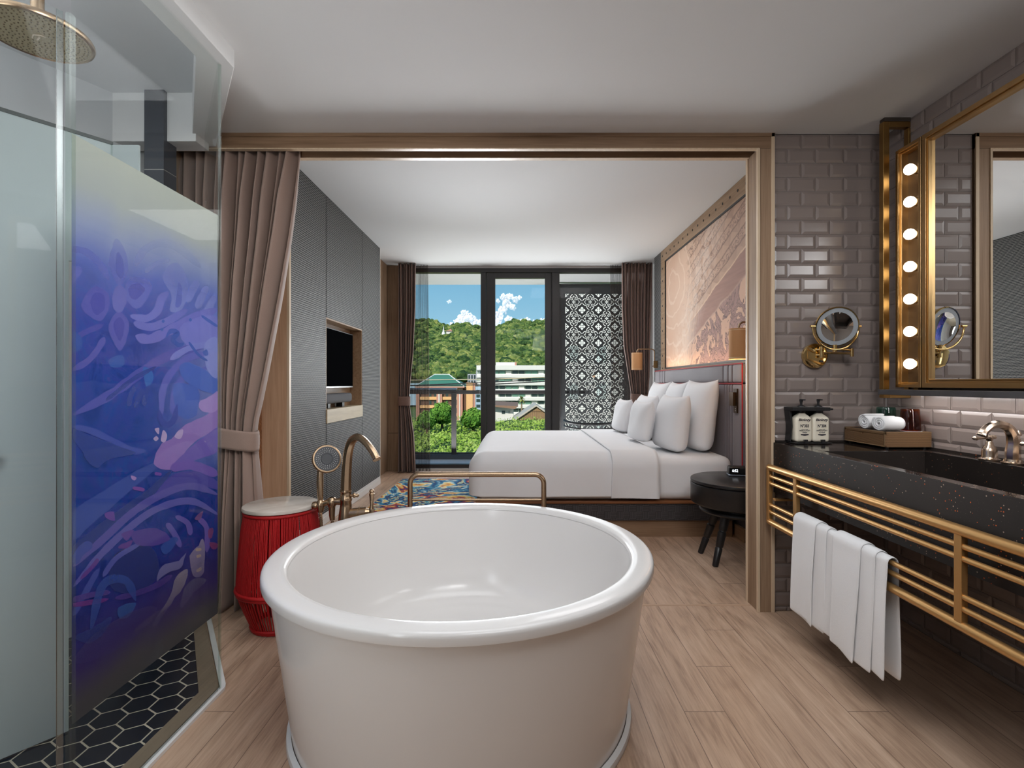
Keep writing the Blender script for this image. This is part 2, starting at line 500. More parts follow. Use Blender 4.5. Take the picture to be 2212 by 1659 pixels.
# ------------------------------------------------------------------ opening frame (header, jambs)
mb = MB().box(-2.3, 2.690, 2.437, 1.352, 2.716, 2.516)
mb.cur = 1; mb.box(-2.3, 2.716, 2.49, 1.27, 2.80, 2.516)
mb.cur = 0; mb.box(-2.3, 2.798, 2.437, 1.30, 2.828, 2.62)
mb.cur = 2; mb.box(-2.3, 2.688, 2.4335, 1.27, 2.716, 2.4385); mb.box(-2.3, 2.798, 2.4335, 1.27, 2.829, 2.4385)  # paler oak strips paint the light along the header's lower edges
mb.cur = 0; mb.box(-2.3, 2.684, 2.497, 1.352, 2.69, 2.516)
struct('trim_header', mb, [m_oak_x, m_oak_dark, m_oak_pale], 'oak header across the bedroom opening with a dark curtain slot')
mb = MB().box(1.268, 2.690, 0, 1.345, 2.825, 2.4365)
mb.cur = 1; mb.box(1.262, 2.685, 0, 1.275, 2.703, 2.437); mb.box(1.262, 2.812, 0, 1.27, 2.829, 2.437)  # pale strips paint the light caught on the jamb's chamfers
mb.box(1.334, 2.684, 0, 1.352, 2.70, 2.516); mb.cur = 0; mb.box(1.345, 2.692, 0, 1.352, 2.72, 2.516)
struct('trim_jamb_right', mb, [m_oak, m_oak_pale], 'oak door jamb beside the tiled wall', bevel=.0015)
struct('trim_jamb_left', MB().box(-1.86, 2.69, 0, -1.80, 2.825, 2.4365), m_oak, 'oak door jamb behind the curtain')

# ------------------------------------------------------------------ bedroom shell
m = M('woven_black_panel')
x, y, z = m.xyz()
pit, per = .0165, .052
ws = ((y * (2 * PI / per)) + ((z / pit).floor() * 2.1)).sin()
nz = m.noise(scale=14, detail=2)
rowv = ((z + ws * .0012 + nz * .003) / pit).frac()
hi = rowv.ss(.28, .44) * (1.0 - rowv.ss(.70, .86))
dash = ((y / per + (z / pit).floor() * .37).frac()).ss(.0, .25)
n2 = m.noise(scale=90, detail=2)
light = m.mix(n2, C(102, 101, 100), C(138, 136, 134))
m.set(m.mix(hi * (dash * .45 + .55), C(17, 20, 24), light), .6)
m.bump(hi, .4, .006)
m_weave = m.mat
m_groove = pm('shadow_gap_black', C(14, 14, 16), .8, var=.1)
mb = MB().box(-1.95, 3.72, 0, -1.78, 6.15, 2.83); mb.box(-1.79, 3.73, 0, -1.665, 4.42, 2.83)
mb.box(-1.79, 5.447, 0, -1.665, 6.145, 2.83); mb.box(-1.79, 4.41, 1.772, -1.665, 5.46, 2.83); mb.box(-1.79, 4.41, 0, -1.665, 5.46, .85)
wl = struct('wall_left', mb, m_groove, 'bedroom television wall clad in black woven panels')
def panel(y0, y1, z0, z1):
    return struct('panel', MB().box(-1.668, y0, z0, -1.648, y1, z1), m_weave, None, wl, bevel=.002)
panel(3.724, 4.414, .092, 2.828); panel(4.424, 5.443, 1.775, 2.828); panel(4.424, 5.443, .092, .852); panel(5.453, 6.147, .092, 2.828)
mb = MB()
mb.box(-1.782, 4.42, .86, -1.776, 5.447, 1.772); mb.box(-1.78, 4.42, 1.762, -1.648, 5.447, 1.774)
mb.box(-1.78, 4.42, .86, -1.65, 4.43, 1.77); mb.box(-1.78, 5.437, .976, -1.65, 5.447, 1.77)
struct('niche_lining', mb, m_oak_y, None, wl)
struct('niche_shelf', MB().box(-1.78, 4.424, .855, -1.640, 5.445, .976), m_ash, None, wl, bevel=.003)
struct('baseboard_left', MB().box(-1.70, 3.724, 0, -1.640, 6.155, .062).box(-1.70, 3.724, .062, -1.646, 6.155, .090), m_white_trim, 'white baseboard under the woven panels', bevel=.002)
struct('trim_wall_end', MB().box(-1.72, 6.147, .0, -1.645, 6.157, 2.83), m_white_trim, 'thin pale end strip on the television wall')
struct('wall_left_near', MB().box(-2.2, 3.70, 0, -1.662, 3.722, 2.83), wood('oak_panel_lightened', C(186, 146, 114), C(216, 178, 146), 'Z', .5), 'oak panel at the near end of the television wall')  # oak lightened in colour, as no lamp reaches this panel
struct('trim_panel_edge', MB().box(-1.662, 3.694, 0, -1.644, 3.724, 2.83), m_oak_pale, 'pale oak edge of the television wall')
m = M('tooled_leather_strip')
v1 = m.n('ShaderNodeTexVoronoi'); v1.inputs['Scale'].default_value = 55; m.t.links.new(m.co(), v1.inputs['Vector'])
vv = V(m.t, v1.outputs[0])
m.set(m.mix(vv, C(122, 78, 46), C(176, 124, 84)), .5); m.bump(vv, .6, .006)
struct('trim_tooled_strip', MB().box(-1.90, 3.66, 0, -1.845, 3.70, 2.83).tube([(-1.848, 3.655, .0), (-1.848, 3.655, 2.82)], .008, 8), m.mat, 'tooled brown strip beside the oak panel')
struct('wall_left_side', MB().box(-2.3, 2.825, 0, -2.2, 3.75, 2.83), m_paint, 'white side wall behind the curtain')
struct('wall_left_far', MB().box(-1.95, 6.15, 0, -1.785, 7.10, 2.83), m_oak, 'oak return beyond the television wall')
mb = MB().box(-2.1, 7.05, 0, -1.634, 7.22, .52); mb.box(-2.1, 7.052, .524, -1.634, 7.22, 2.83)
struct('wall_window_left', mb, m_oak, 'oak panelled wall beside the window', bevel=.0015)
struct('wall_bedroom_right', MB().box(1.86, 2.825, 0, 2.1, 7.25, 2.83), m_paint, 'white wall behind the bed')
struct('wall_bedroom_outer', MB().box(-2.5, 2.8, 0, -2.3, 8.5, 2.95), m_paint, 'outer side wall of the bedroom')
struct('wall_dark_strip', MB().box(1.78, 6.335, 0, 1.87, 6.64, 2.83), m_weave, 'narrow black woven strip beside the wall art')
struct('wall_window_right', MB().box(1.80, 7.05, 0, 1.9, 7.25, 2.83), m_paint, 'white wall end beside the window')

# ------------------------------------------------------------------ window
w1 = tag(bpy.data.objects.new('window_1', None), 'dark framed balcony window wall with a central glass door', None, None, 'structure'); COL.objects.link(w1)
w1['kind'] = 'structure'
mb = MB()
mb.box(-1.634, 7.08, 2.74, 1.80, 7.18, 2.80); mb.box(-1.634, 7.08, .033, 1.80, 7.18, .085)
mb.box(-1.634, 7.08, .0855, -1.56, 7.18, 2.7395); mb.box(1.74, 7.08, .0855, 1.80, 7.18, 2.7395)
mb.box(-.503, 7.08, .0855, -.432, 7.18, 2.7395); mb.box(-.428, 7.10, .0855, -.421, 7.17, 2.7395)
mb.box(.483, 7.08, .0855, .587, 7.18, 2.7395); mb.box(.472, 7.10, .0855, .482, 7.17, 2.7395)
struct('window_frame', mb, m_alu, None, w1, bevel=.003)
mb = MB()
mb.box(-.420, 7.09, .09, -.303, 7.15, 2.735); mb.box(.387, 7.09, .09, .471, 7.15, 2.735)
mb.box(-.303, 7.09, 2.663, .387, 7.15, 2.735); mb.box(-.303, 7.09, .09, .387, 7.15, .2)
struct('door_leaf', mb, m_alu, None, w1, bevel=.003)
for a, b, z0, z1 in ((-1.56, -.503, .085, 2.74), (-.303, .387, .2, 2.663), (.587, 1.74, .085, 2.74)):
    struct('pane', MB().box(a, 7.125, z0, b, 7.131, z1), m_pane, None, w1)
struct('trim_window_sill', MB().box(-1.634, 7.02, 0, 1.80, 7.2, .033), pm('pale_stone_sill', (.62, .6, .57, 1), .3, var=.05), 'pale stone sill under the window')
struct('trim_window_head', MB().box(-1.634, 7.10, 2.80, 1.80, 7.2, 2.83), m_paint, 'white strip above the window frame')
# balcony
struct('floor_balcony', MB().box(-2.5, 7.2, -.2, 2.3, 8.42, -.02), pm('balcony_tile', (.66, .72, .78, 1), .25, var=.06, scale=4), 'grey tiled balcony floor')
struct('wall_balcony', MB().box(2.0, 7.2, -.2, 2.2, 8.45, 2.83), m_paint, 'white balcony side wall')
struct('trim_curb_balcony', MB().box(-2.4, 8.26, -.02, 2.0, 8.36, .06), pm('dark_curb', C(64, 74, 84), .5), 'dark curb at the balcony edge')
# ------------------------------------------------------------------ bathtub
m_tub = pm('white_acrylic', (.80, .775, .755, 1), .16, var=.01, scale=2, **{'Specular IOR Level': .45})
TX, TY = -.201, 1.96
t = thing('bathtub', 'round white freestanding bathtub standing on the oak floor', 'bathtub', (TX, TY, 0))
prof = [(.602, .012), (.606, .03), (.676, .535), (.679, .552)]
obj('shell', MB().lathe([(0, .012), (.55, .012)] + prof, (TX, TY, 0), 96), m_tub, t, 40)
rim = [(.674, .5485), (.6965, .5485), (.6995, .5505), (.7005, .554), (.7005, .570), (.6995, .576), (.696, .581), (.690, .584), (.682, .5855), (.645, .5862), (.635, .585), (.628, .582), (.6225, .576), (.620, .566)]
obj('rim', MB().lathe(rim, (TX, TY, 0), 128), m_tub, t, 38)
inn = [(.620, .565), (.613, .52), (.600, .42), (.585, .32), (.566, .24), (.540, .19), (.510, .168), (.488, .160), (.470, .152), (.452, .142), (.40, .138), (.2, .134), (0, .132)]
obj('basin', MB().lathe(inn, (TX, TY, 0), 128), m_tub, t, 180)
obj('foot_ring', MB().lathe([(.600, .0), (.622, .0), (.624, .004), (.622, .022), (.608, .03)], (TX, TY, 0), 96), pm('white_foot_ring', (.82, .82, .82, 1), .3, var=.02), t, 50)
obj('drain', MB().lathe([(.036, .132), (.036, .138), (.03, .141), (.0, .142)], (TX, TY, 0), 32), m_nickel, t, 50)

# ------------------------------------------------------------------ floor standing tub tap
FX, FY = -.836, 2.50
t = thing('tub_tap', 'tall bronze floor standing bath tap with hand shower behind the tub', 'tap', (FX, FY, 0))
b = MB().lathe([(0, 0), (.055, 0), (.055, .006), (.03, .012), (.026, .02), (.026, .40), (.034, .42), (.037, .46), (.037, .53), (.034, .56), (.028, .60), (.026, .625), (.029, .63), (.029, .645), (.0255, .65), (.0255, .672), (.028, .675), (.027, .682), (0, .683)], (FX, FY, 0), 28)
obj('body', b, m_bronze, t, 40)
dv = Vector((.757, -.653, 0))
sp = []
for rr, zz in ((0, .68), (.003, .74), (.010, .81), (.022, .87), (.048, .918), (.088, .944), (.13, .943), (.175, .925), (.215, .90), (.245, .875), (.262, .855)):
    sp.append(Vector((FX, FY, zz)) + dv * rr)
sp = spline(sp, 5); k = len(sp)
rad = [lerp(.0255, .0165, sm(i / (k * .75))) for i in range(k)]
for i, v in ((-1, .0185), (-2, .0195), (-3, .018)): rad[i] = v
obj('spout', MB().tube(sp, rad, 8), m_bronze, t, 25)
side = Vector((-.93, .0, 0))     # arm towards the hand shower
def F(a, z, f=0): return (FX + a, FY + f, z)
b = MB().tube([F(-.02, .625), F(-.06, .625), F(-.085, .622), F(-.118, .612)], [.017, .016, .014, .013], 14)
b.lathe([(.011, -.028), (.019, -.02), (.023, 0), (.019, .018), (.012, .024)], F(-.068, .622), 18)
b.lathe([(0, -.03), (.014, -.03), (.017, -.015), (.021, 0), (.018, .02), (.012, .028), (0, .028)], F(-.124, .605), 18)
b.lathe([(0, -.012), (.016, -.012), (.02, 0), (.016, .012), (0, .014)], F(-.150, .606, 0), 14, 'X')
b.tube([F(-.068, .60), F(-.068, .56), F(-.066, .535)], [.016, .014, .012], 14)
obj('cradle_arm', b, m_bronze, t, 40)
b = MB(); hx = -.124
b.tube([F(hx, .63), F(hx - .001, .66), F(hx - .002, .72), F(hx - .001, .77), F(hx + .002, .80)], [.012, .0145, .0165, .0145, .013], 16)
fc = Vector(F(hx + .032, .834)); nd = Vector((.52, -.80, .30)).normalized()
q = Vector((0, 0, 1)).rotation_difference(nd).to_matrix().to_4x4()
hs = obj('hand_shower', b, m_bronze, t, 50)
b = MB().lathe([(0, -.034), (.034, -.034), (.058, -.028), (.068, -.016), (.0690, 0), (.066, .004), (.060, .004)], fc, 36, M4=q)
obj('spray_head', b, m_bronze, hs, 40)
b = MB().lathe([(0, .003), (.061, .003)], fc, 36, M4=q)
b.lathe([(.024, .003), (.025, .0055), (.028, .0055), (.029, .003)], fc, 30, M4=q)
m_dkface = pm('dark_spray_face', C(52, 54, 58), .35, var=.1)
obj('spray_face', b, m_dkface, hs, 40)
b = MB()
for rr, nn in ((.034, 20), (.042, 26), (.050, 32)):
    for i in range(nn):
        a = 2 * PI * i / nn + rr * 90
        b.sphere(fc + q.to_3x3() @ Vector((rr * math.cos(a), rr * math.sin(a), .0035)), .0016, 6, 4)
obj('spray_nozzles', b, pm('pale_rubber', (.75, .75, .74, 1), .5), hs, 180)
hose = spline([F(hx, .575), F(hx + .004, .5), F(hx + .014, .35), F(hx + .020, .19), F(-.095, .12), F(-.072, .2), F(-.062, .36), F(-.066, .53)], 16)
hr = [.0075 + (.0012 if i % 2 else 0) for i in range(len(hose))]
obj('hose', MB().tube(hose, hr, 10), m_bronze, t, 25)
b = MB().tube([F(.02, .565), F(.10, .572)], [.026, .026], 20).tube([F(.062, .57), F(.066, .57)], [.0285, .0285], 20)
b.tube([F(.10, .572), F(.118, .574)], [.022, .014], 18)
obj('valve', b, m_bronze, t, 40)
b = MB().tube([F(.10, .572), F(.122, .575)], .008, 12)
b.lathe([(0, -.028), (.008, -.027), (.011, -.018), (.008, -.012), (.014, 0), (.012, .015), (.0075, .03), (.0105, .07), (.0135, .085), (.009, .09), (.0125, .098), (.008, .106), (0, .108)], F(.126, .578), 16)
obj('lever', b, m_bronze, t, 50)
b = MB().tube([F(.02, .652), F(.04, .655)], .006, 10)
b.lathe([(0, -.008), (.01, -.006), (.013, 0), (.008, .008), (.010, .014), (.005, .022), (0, .023)], F(.042, .655), 14, 'X')
obj('diverter_knob', b, m_bronze, t, 50)

# ------------------------------------------------------------------ red rope stool
SX, SY = -1.178, 2.555
m_dkred = pm('dark_red_metal', C(110, 8, 12), .4, .2)
m_red = pm('red_rope', C(172, 6, 12), .6, var=.12, scale=60, bump=.3, bscale=400)
t = thing('rope_stool', 'red rope drum stool with marble top beside the tub', 'stool', (SX, SY, 0))
m = M('beige_marble')
n1 = m.noise(scale=5, detail=6, dist=1.2); n2 = m.noise(scale=14, detail=5, dist=.6)
m.set(m.ramp(n1 * .6 + n2 * .4, [(.32, C(190, 178, 166)), (.52, C(206, 196, 186)), (.72, C(216, 207, 198))]), .12)
obj('marble_top', MB().lathe([(0, .583), (.170, .583), (.1745, .586), (.1755, .594), (.1735, .601), (.168, .604), (0, .604)], (SX, SY, 0), 72), m.mat, t, 40)
def stool_r(z): return interp([(0, .128), (.03, .136), (.10, .166), (.185, .197), (.21, .198), (.30, .192), (.45, .180), (.56, .168), (.585, .160)], z)
b = MB(); N = 150
for i in range(N):
    a = 2 * PI * i / N + R.uniform(-.012, .012)
    pts = []
    for zz in (.575, .50, .42, .33, .26, .205):
        r = stool_r(zz); pts.append((SX + r * math.cos(a), SY + r * math.sin(a), zz))
    b.tube(pts, .0033, 5, cap=False)
    pts = []
    for zz in (.205, .15, .09, .02):
        r = stool_r(zz) * .995; aa = a + .02 * (1 if i % 2 else -1); pts.append((SX + r * math.cos(aa), SY + r * math.sin(aa), zz))
    b.tube(pts, .0033, 5, cap=False)
obj('rope_wrap', b, m_red, t, 180)
for zz, r, w in ((.572, .163, .009), (.568, .158, .008), (.205, .198, .0095), (.192, .194, .009), (.02, .133, .009), (.012, .130, .009)):
    b = MB().tube([(SX + r * math.cos(2 * PI * i / 60), SY + r * math.sin(2 * PI * i / 60), zz) for i in range(60)], [w + .0012 * (i % 2) for i in range(60)], 8, closed=True)
    obj('rope_hoop', b, m_red, t, 60)
for i in range(6):
    a = 2 * PI * i / 6 + .3
    b = MB().tube([(SX + (stool_r(zz) - .016) * math.cos(a), SY + (stool_r(zz) - .016) * math.sin(a), zz) for zz in (.0, .1, .2, .4, .58)], .006, 6)
    obj('metal_strut', b, m_dkred, t, 60)

# ------------------------------------------------------------------ bronze towel rack behind the tub
t = thing('towel_rack', 'bronze tubular floor rack with rounded corners behind the tub', 'towel rack', (-.22, 2.80, 0))
xl, xr, yy, zt, rc = -.585, .146, 2.80, .704, .05
pts = [(xl, yy, .006), (xl, yy, zt - rc)] + arc((xl + rc, yy, zt - rc), rc, 180, 90, 8)[1:] + arc((xr - rc, yy, zt - rc), rc, 90, 0, 8) + [(xr, yy, .006)]
obj('frame', MB().tube(pts, .0138, 16), m_bronze, t, 60)
obj('crossbar', MB().tube([(xl, yy, .566), (xr, yy, .566)], .0062, 12), m_bronze, t, 60)
for xx in (xl, xr): obj('foot_plate', MB().lathe([(0, 0), (.04, 0), (.04, .006), (.018, .01), (0, .01)], (xx, yy, 0), 24), m_bronze, t, 40)

# ------------------------------------------------------------------ shower glass
t = thing('shower_screen', 'fixed shower glass panel printed with blue and purple floral film', 'glass panel', (-1.16, 1.66, .012))
m_edge = glassm('green_glass_edge', (.92, .96, .94, 1), .2, 1.2)
obj('pane', MB().box(-1.165, 1.338, .012, -1.157, 2.0, 2.447), m_shower_glass, t)
m = M('frosted_print_film')
x, y, z = m.xyz()   # local to panel: z from the floor less .012
nz = m.noise(scale=3.2, detail=4, dist=.8); n2 = m.noise(scale=9, detail=5, rough=.6, dist=1.2)
zz = (z + .012) + (nz - .5) * .10
base = m.ramp((zz - .25) / 1.65, [(0, C(74, 74, 72)), (.06, C(76, 72, 78)), (.12, C(60, 46, 98)), (.20, C(36, 38, 108)), (.30, C(16, 50, 126)), (.45, C(26, 66, 146)), (.58, C(42, 72, 156)), (.68, C(62, 82, 164)), (.77, C(96, 110, 182)), (.84, C(146, 154, 186)), (.90, C(168, 172, 170)), (1.0, C(180, 182, 171))])
band = (z.ss(.35, .7)) * (1.0 - z.ss(1.35, 1.62))
pt = m.ramp(n2, [(0, C(20, 40, 120)), (.42, C(34, 62, 150)), (.47, C(60, 62, 160)), (.54, C(36, 76, 165)), (.6, C(84, 70, 160))], 'CONSTANT')
col = m.mix(band * .34, base, pt)
rt = (y.ss(-.12, .36)) * z.ss(.75, 1.05) * (1.0 - z.ss(1.35, 1.6))
col = m.mix(rt * .55, col, C(140, 146, 205))
tr = m.n('ShaderNodeBsdfTransparent'); df = m.n('ShaderNodeBsdfDiffuse'); tl = m.n('ShaderNodeBsdfTranslucent'); m1 = m.n('ShaderNodeMixShader'); m2 = m.n('ShaderNodeMixShader')
m.t.links.new(col, df.inputs[0]); m.t.links.new(col, tl.inputs[0]); m1.inputs[0].default_value = .02
m.t.links.new(df.outputs[0], m1.inputs[1]); m.t.links.new(tl.outputs[0], m1.inputs[2])
m2.inputs[0].default_value = .97
m.t.links.new(tr.outputs[0], m2.inputs[1]); m.t.links.new(m1.outputs[0], m2.inputs[2]); m.t.links.new(m2.outputs[0], m.out.inputs[0])
obj('print_film', MB().add([(-1.1685, 1.343, .305), (-1.1685, 1.998, .305), (-1.1685, 1.998, 1.858), (-1.1685, 1.343, 1.858)], [(0, 1, 2, 3)]), m.mat, t)
# painted strokes of the print, drawn flat on the film (Y along the pane, z up)
def pl2(a, b, off): 
    px, py = 130 + a / 2.677, off + b / 2.677
    Y = 1.165 * 1106 / (1117 - px); return Y, 1.2 - (py - 829) / 1106 * Y
strk = []
def blob(off, pts, col, rnd=1):
    n = len(pts); o = []
    for i in range(n):       # closed Catmull-Rom
        p0, p1, p2, p3 = [Vector(pts[(i + k) % n] + (0,)) for k in (-1, 0, 1, 2)]
        for k in range(4):
            s = k / 4
            q = .5 * ((2 * p1) + (p2 - p0) * s + (2 * p0 - 5 * p1 + 4 * p2 - p3) * s * s + (3 * p1 - p0 - 3 * p2 + p3) * s ** 3)
            o.append(q)
    strk.append(([pl2(q.x + mnoise.noise(q * .03) * 6 * rnd, q.y + mnoise.noise(q * .03 + Vector((9, 3, 1))) * 6 * rnd, off) for q in o], col))
def stroke(off, pts, w, col, taper=True):
    P = spline([p + (0,) for p in pts], 7); n = len(P); L, Rr = [], []
    for i, p in enumerate(P):
        d = (P[min(i + 1, n - 1)] - P[max(i - 1, 0)]).normalized(); nn = Vector((-d.y, d.x, 0))
        s = i / (n - 1); ww = w / 2 * ((min(1, s * 6, (1 - s) * 6) ** .6) if taper else 1) + 1.5 + mnoise.noise(p * .02) * w * .12
        L.append(p + nn * ww); Rr.append(p - nn * ww)
    for i in range(n - 1):
        strk.append(([pl2(q.x, q.y, off) for q in (L[i], L[i + 1], Rr[i + 1], Rr[i])], col))
A, B = 280, 850
lav, lav2, lav3 = (98, 104, 182), (84, 84, 168), (120, 128, 192)
stroke(A, [(65, 690), (150, 705), (230, 770), (288, 868)], 38, lav)
blob(A, [(62, 800), (130, 798), (115, 850), (62, 895)], lav)
stroke(A, [(440, 790), (490, 700), (590, 655), (700, 690), (820, 800)], 46, (128, 136, 190))
stroke(A, [(495, 825), (560, 775), (640, 752)], 28, (132, 140, 192))
blob(A, [(598, 860), (635, 785), (690, 775), (735, 850), (742, 960), (700, 1045), (640, 1050), (650, 960)], lav3)
blob(A, [(690, 880), (712, 930), (700, 1020), (672, 1020), (680, 940)], (88, 98, 178))
for dx, dy in ((0, 0), (55, 35), (100, 90)):
    stroke(A, [(740 + dx, 1000 + dy), (770 + dx, 930 + dy), (800 + dx, 870 + dy)], 40, (126, 132, 198))
stroke(A, [(410, 1075), (500, 1092), (565, 1050), (590, 980), (632, 940)], 44, (112, 114, 192))
stroke(A, [(430, 1115), (520, 1142), (620, 1110), (740, 1040)], 40, (106, 108, 188))
stroke(A, [(440, 1190), (520, 1212), (640, 1160), (780, 1090), (915, 1040)], 56, (108, 106, 188))
blob(A, [(700, 1140), (820, 1080), (915, 1090), (915, 1220), (800, 1260), (720, 1230)], (116, 116, 196))
blob(A, [(330, 630), (376, 690), (398, 790), (385, 850), (350, 905), (308, 840), (288, 770), (300, 700)], lav)
blob(A, [(340, 705), (368, 760), (374, 830), (350, 865), (325, 800)], (84, 92, 172))
blob(A, [(390, 880), (440, 850), (510, 868), (536, 915), (500, 990), (448, 1036), (400, 1000), (384, 950)], lav)
blob(A, [(408, 905), (465, 890), (492, 930), (440, 985), (404, 960)], (80, 82, 166))
blob(A, [(128, 1012), (170, 930), (220, 905), (282, 950), (290, 1020), (240, 1108), (160, 1068)], lav2)
blob(A, [(178, 1000), (210, 945), (258, 962), (262, 1040), (210, 1068)], (66, 68, 158))
blob(A, [(288, 1130), (340, 1050), (402, 1110), (390, 1210), (350, 1278), (300, 1200)], lav2)
blob(A, [(312, 1135), (345, 1085), (376, 1120), (366, 1195), (345, 1220)], (66, 66, 156))
blob(A, [(312, 940), (350, 898), (388, 940), (382, 1020), (340, 1062), (308, 1010)], (104, 104, 178))
stroke(A, [(70, 1222), (150, 1172), (252, 1130)], 30, (72, 72, 160))
stroke(A, [(72, 1392), (160, 1342), (222, 1272), (262, 1200)], 34, lav2)
stroke(A, [(80, 1650), (300, 1530), (480, 1400), (640, 1305), (915, 1225)], 52, (76, 76, 164))
stroke(A, [(640, 1330), (760, 1260), (915, 1240)], 34, (120, 124, 198))
stroke(A, [(590, 1655), (600, 1500), (660, 1390), (760, 1315), (915, 1290)], 38, (92, 92, 178))
stroke(A, [(655, 1655), (662, 1530), (722, 1430), (860, 1375)], 32, (84, 88, 176))
blob(A, [(708, 1350), (800, 1368), (915, 1445), (915, 1530), (780, 1490), (702, 1420)], (58, 92, 182))
blob(A, [(840, 1240), (915, 1210), (915, 1430), (850, 1380)], (130, 136, 202))
blob(A, [(660, 1475), (800, 1500), (790, 1650), (690, 1655)], (56, 88, 178))
stroke(A, [(615, 1205), (645, 1165), (680, 1178), (655, 1215), (690, 1245), (720, 1235)], 24, (42, 78, 164))
stroke(A, [(748, 1228), (800, 1298), (856, 1338)], 12, (42, 78, 164))
stroke(A, [(820, 1075), (870, 1110), (915, 1140)], 14, (46, 82, 168))
blob(A, [(830, 1285), (850, 1270), (858, 1300), (840, 1310)], (42, 78, 164))
for p in ((600, 1108), (592, 1156), (757, 1100)): blob(A, [(p[0] - 9, p[1]), (p[0], p[1] - 10), (p[0] + 9, p[1]), (p[0], p[1] + 10)], (50, 90, 172), .3)
blob(A, [(482, 1378), (530, 1388), (542, 1450), (500, 1484)], (42, 96, 172))
blob(A, [(288, 1330), (360, 1302), (372, 1362), (300, 1372)], (38, 84, 164))
blob(A, [(66, 1170), (118, 1190), (130, 1260), (66, 1290)], (36, 80, 160))
stroke(A, [(270, 1565), (340, 1510), (430, 1440), (560, 1370)], 22, (26, 52, 138))
for q in ((400, 1600, 440, 1480), (440, 1610, 490, 1500), (490, 1600, 520, 1480)): stroke(A, [(q[0], q[1]), ((q[0] + q[2]) / 2 - 8, (q[1] + q[3]) / 2), (q[2], q[3])], 26, (28, 54, 142))
stroke(B, [(575, 95), (590, 160), (625, 180), (662, 150), (680, 60)], 30, (40, 56, 148))
stroke(B, [(75, 190), (180, 215), (300, 270), (420, 330), (500, 330)], 34, (58, 74, 158))
blob(B, [(75, 205), (200, 250), (330, 300), (440, 345), (290, 380), (220, 430), (160, 390), (130, 330), (75, 260)], (20, 50, 132))
blob(B, [(75, 690), (260, 560), (500, 420), (570, 420), (380, 590), (180, 760), (75, 850)], (44, 70, 152))
blob(B, [(75, 885), (300, 705), (520, 545), (650, 440), (560, 570), (400, 710), (200, 890), (78, 960)], (18, 42, 120))
blob(B, [(545, 405), (590, 290), (645, 262), (730, 180), (850, 125), (916, 55), (916, 190), (800, 265), (720, 345), (640, 440)], (146, 108, 178))
blob(B, [(640, 440), (720, 345), (820, 262), (916, 200), (916, 330), (800, 380)], (104, 76, 166))
blob(B, [(806, 52), (860, 22), (916, -10), (916, 90), (850, 112), (816, 90)], (164, 130, 194))
for q in (((550, 205), (576, 200), (572, 236)), ((543, 262), (560, 246), (573, 262), (556, 275)), ((586, 270), (600, 212), (622, 240), (610, 280)), ((664, 250), (690, 215), (716, 212), (700, 260))): blob(B, list(q), (186, 160, 200), .4)
stroke(B, [(640, 435), (760, 415), (916, 470)], 50, (108, 74, 164))
blob(B, [(640, 480), (780, 450), (916, 510), (916, 560), (760, 520), (560, 590)], (66, 52, 146))
stroke(B, [(78, 1000), (250, 845), (420, 690), (590, 585), (760, 535), (916, 585)], 40, (86, 76, 156))
stroke(B, [(78, 1120), (250, 920), (430, 755), (580, 660), (760, 622), (916, 700)], 36, (90, 84, 162))
stroke(B, [(78, 985), (130, 905), (190, 868)], 50, (58, 72, 152))
blob(B, [(300, 960), (420, 880), (545, 900), (570, 1050), (450, 1155), (300, 1125)], (10, 28, 98))
stroke(B, [(250, 1060), (330, 950), (470, 865)], 26, (78, 80, 158))
stroke(B, [(78, 1290), (150, 1150), (230, 1010)], 30, (60, 70, 150))
stroke(B, [(620, 750), (665, 815), (700, 890)], 30, (92, 78, 160)); stroke(B, [(670, 710), (740, 750), (756, 820)], 28, (98, 80, 162)); stroke(B, [(800, 720), (850, 780), (850, 920)], 28, (104, 78, 160))
blob(B, [(580, 890), (650, 830), (680, 850), (620, 930)], (24, 66, 148))
blob(B, [(420, 800), (560, 780), (640, 840), (540, 880), (440, 870)], (78, 48, 138))
blob(B, [(340, 880), (420, 850), (400, 890), (350, 895)], (96, 42, 132)); blob(B, [(360, 810), (430, 790), (390, 850)], (92, 50, 140))
blob(B, [(264, 690), (310, 685), (320, 735), (272, 722)], (104, 58, 148)); blob(B, [(414, 474), (444, 486), (436, 502), (416, 494)], (172, 132, 190), .3)
stroke(B, [(422, 545), (492, 558)], 18, (122, 58, 148)); stroke(B, [(550, 462), (590, 468)], 16, (112, 56, 152))
stroke(B, [(120, 1075), (200, 990), (222, 955)], 20, (92, 36, 126))
blob(B, [(40, 1226), (150, 1196), (284, 1186), (220, 1216), (60, 1238)], (104, 22, 116)); stroke(B, [(60, 1200), (180, 1165), (294, 1148)], 30, (74, 44, 126))
stroke(B, [(320, 1185), (430, 1160), (560, 1110), (650, 1050)], 30, (66, 34, 122))
stroke(B, [(180, 1370), (250, 1110), (380, 1080), (440, 1200)], 44, (34, 62, 138))
blob(B, [(340, 1240), (440, 1210), (400, 1290), (350, 1300)], (40, 84, 152))
blob(B, [(80, 1560), (190, 1400), (420, 1260), (560, 1235), (500, 1350), (300, 1500)], (58, 40, 100))
blob(B, [(96, 1400), (180, 1360), (300, 1290), (260, 1380), (180, 1440), (110, 1430)], (26, 46, 116))
blob(B, [(560, 1082), (590, 1000), (690, 965), (730, 920), (700, 1010), (640, 1030), (580, 1070)], (112, 106, 156))
blob(B, [(585, 1262), (640, 1170), (672, 1060), (738, 1018), (722, 1110), (668, 1180), (622, 1240)], (152, 138, 148))
blob(B, [(752, 940), (800, 880), (832, 845), (834, 1030), (775, 1058)], (138, 122, 150))
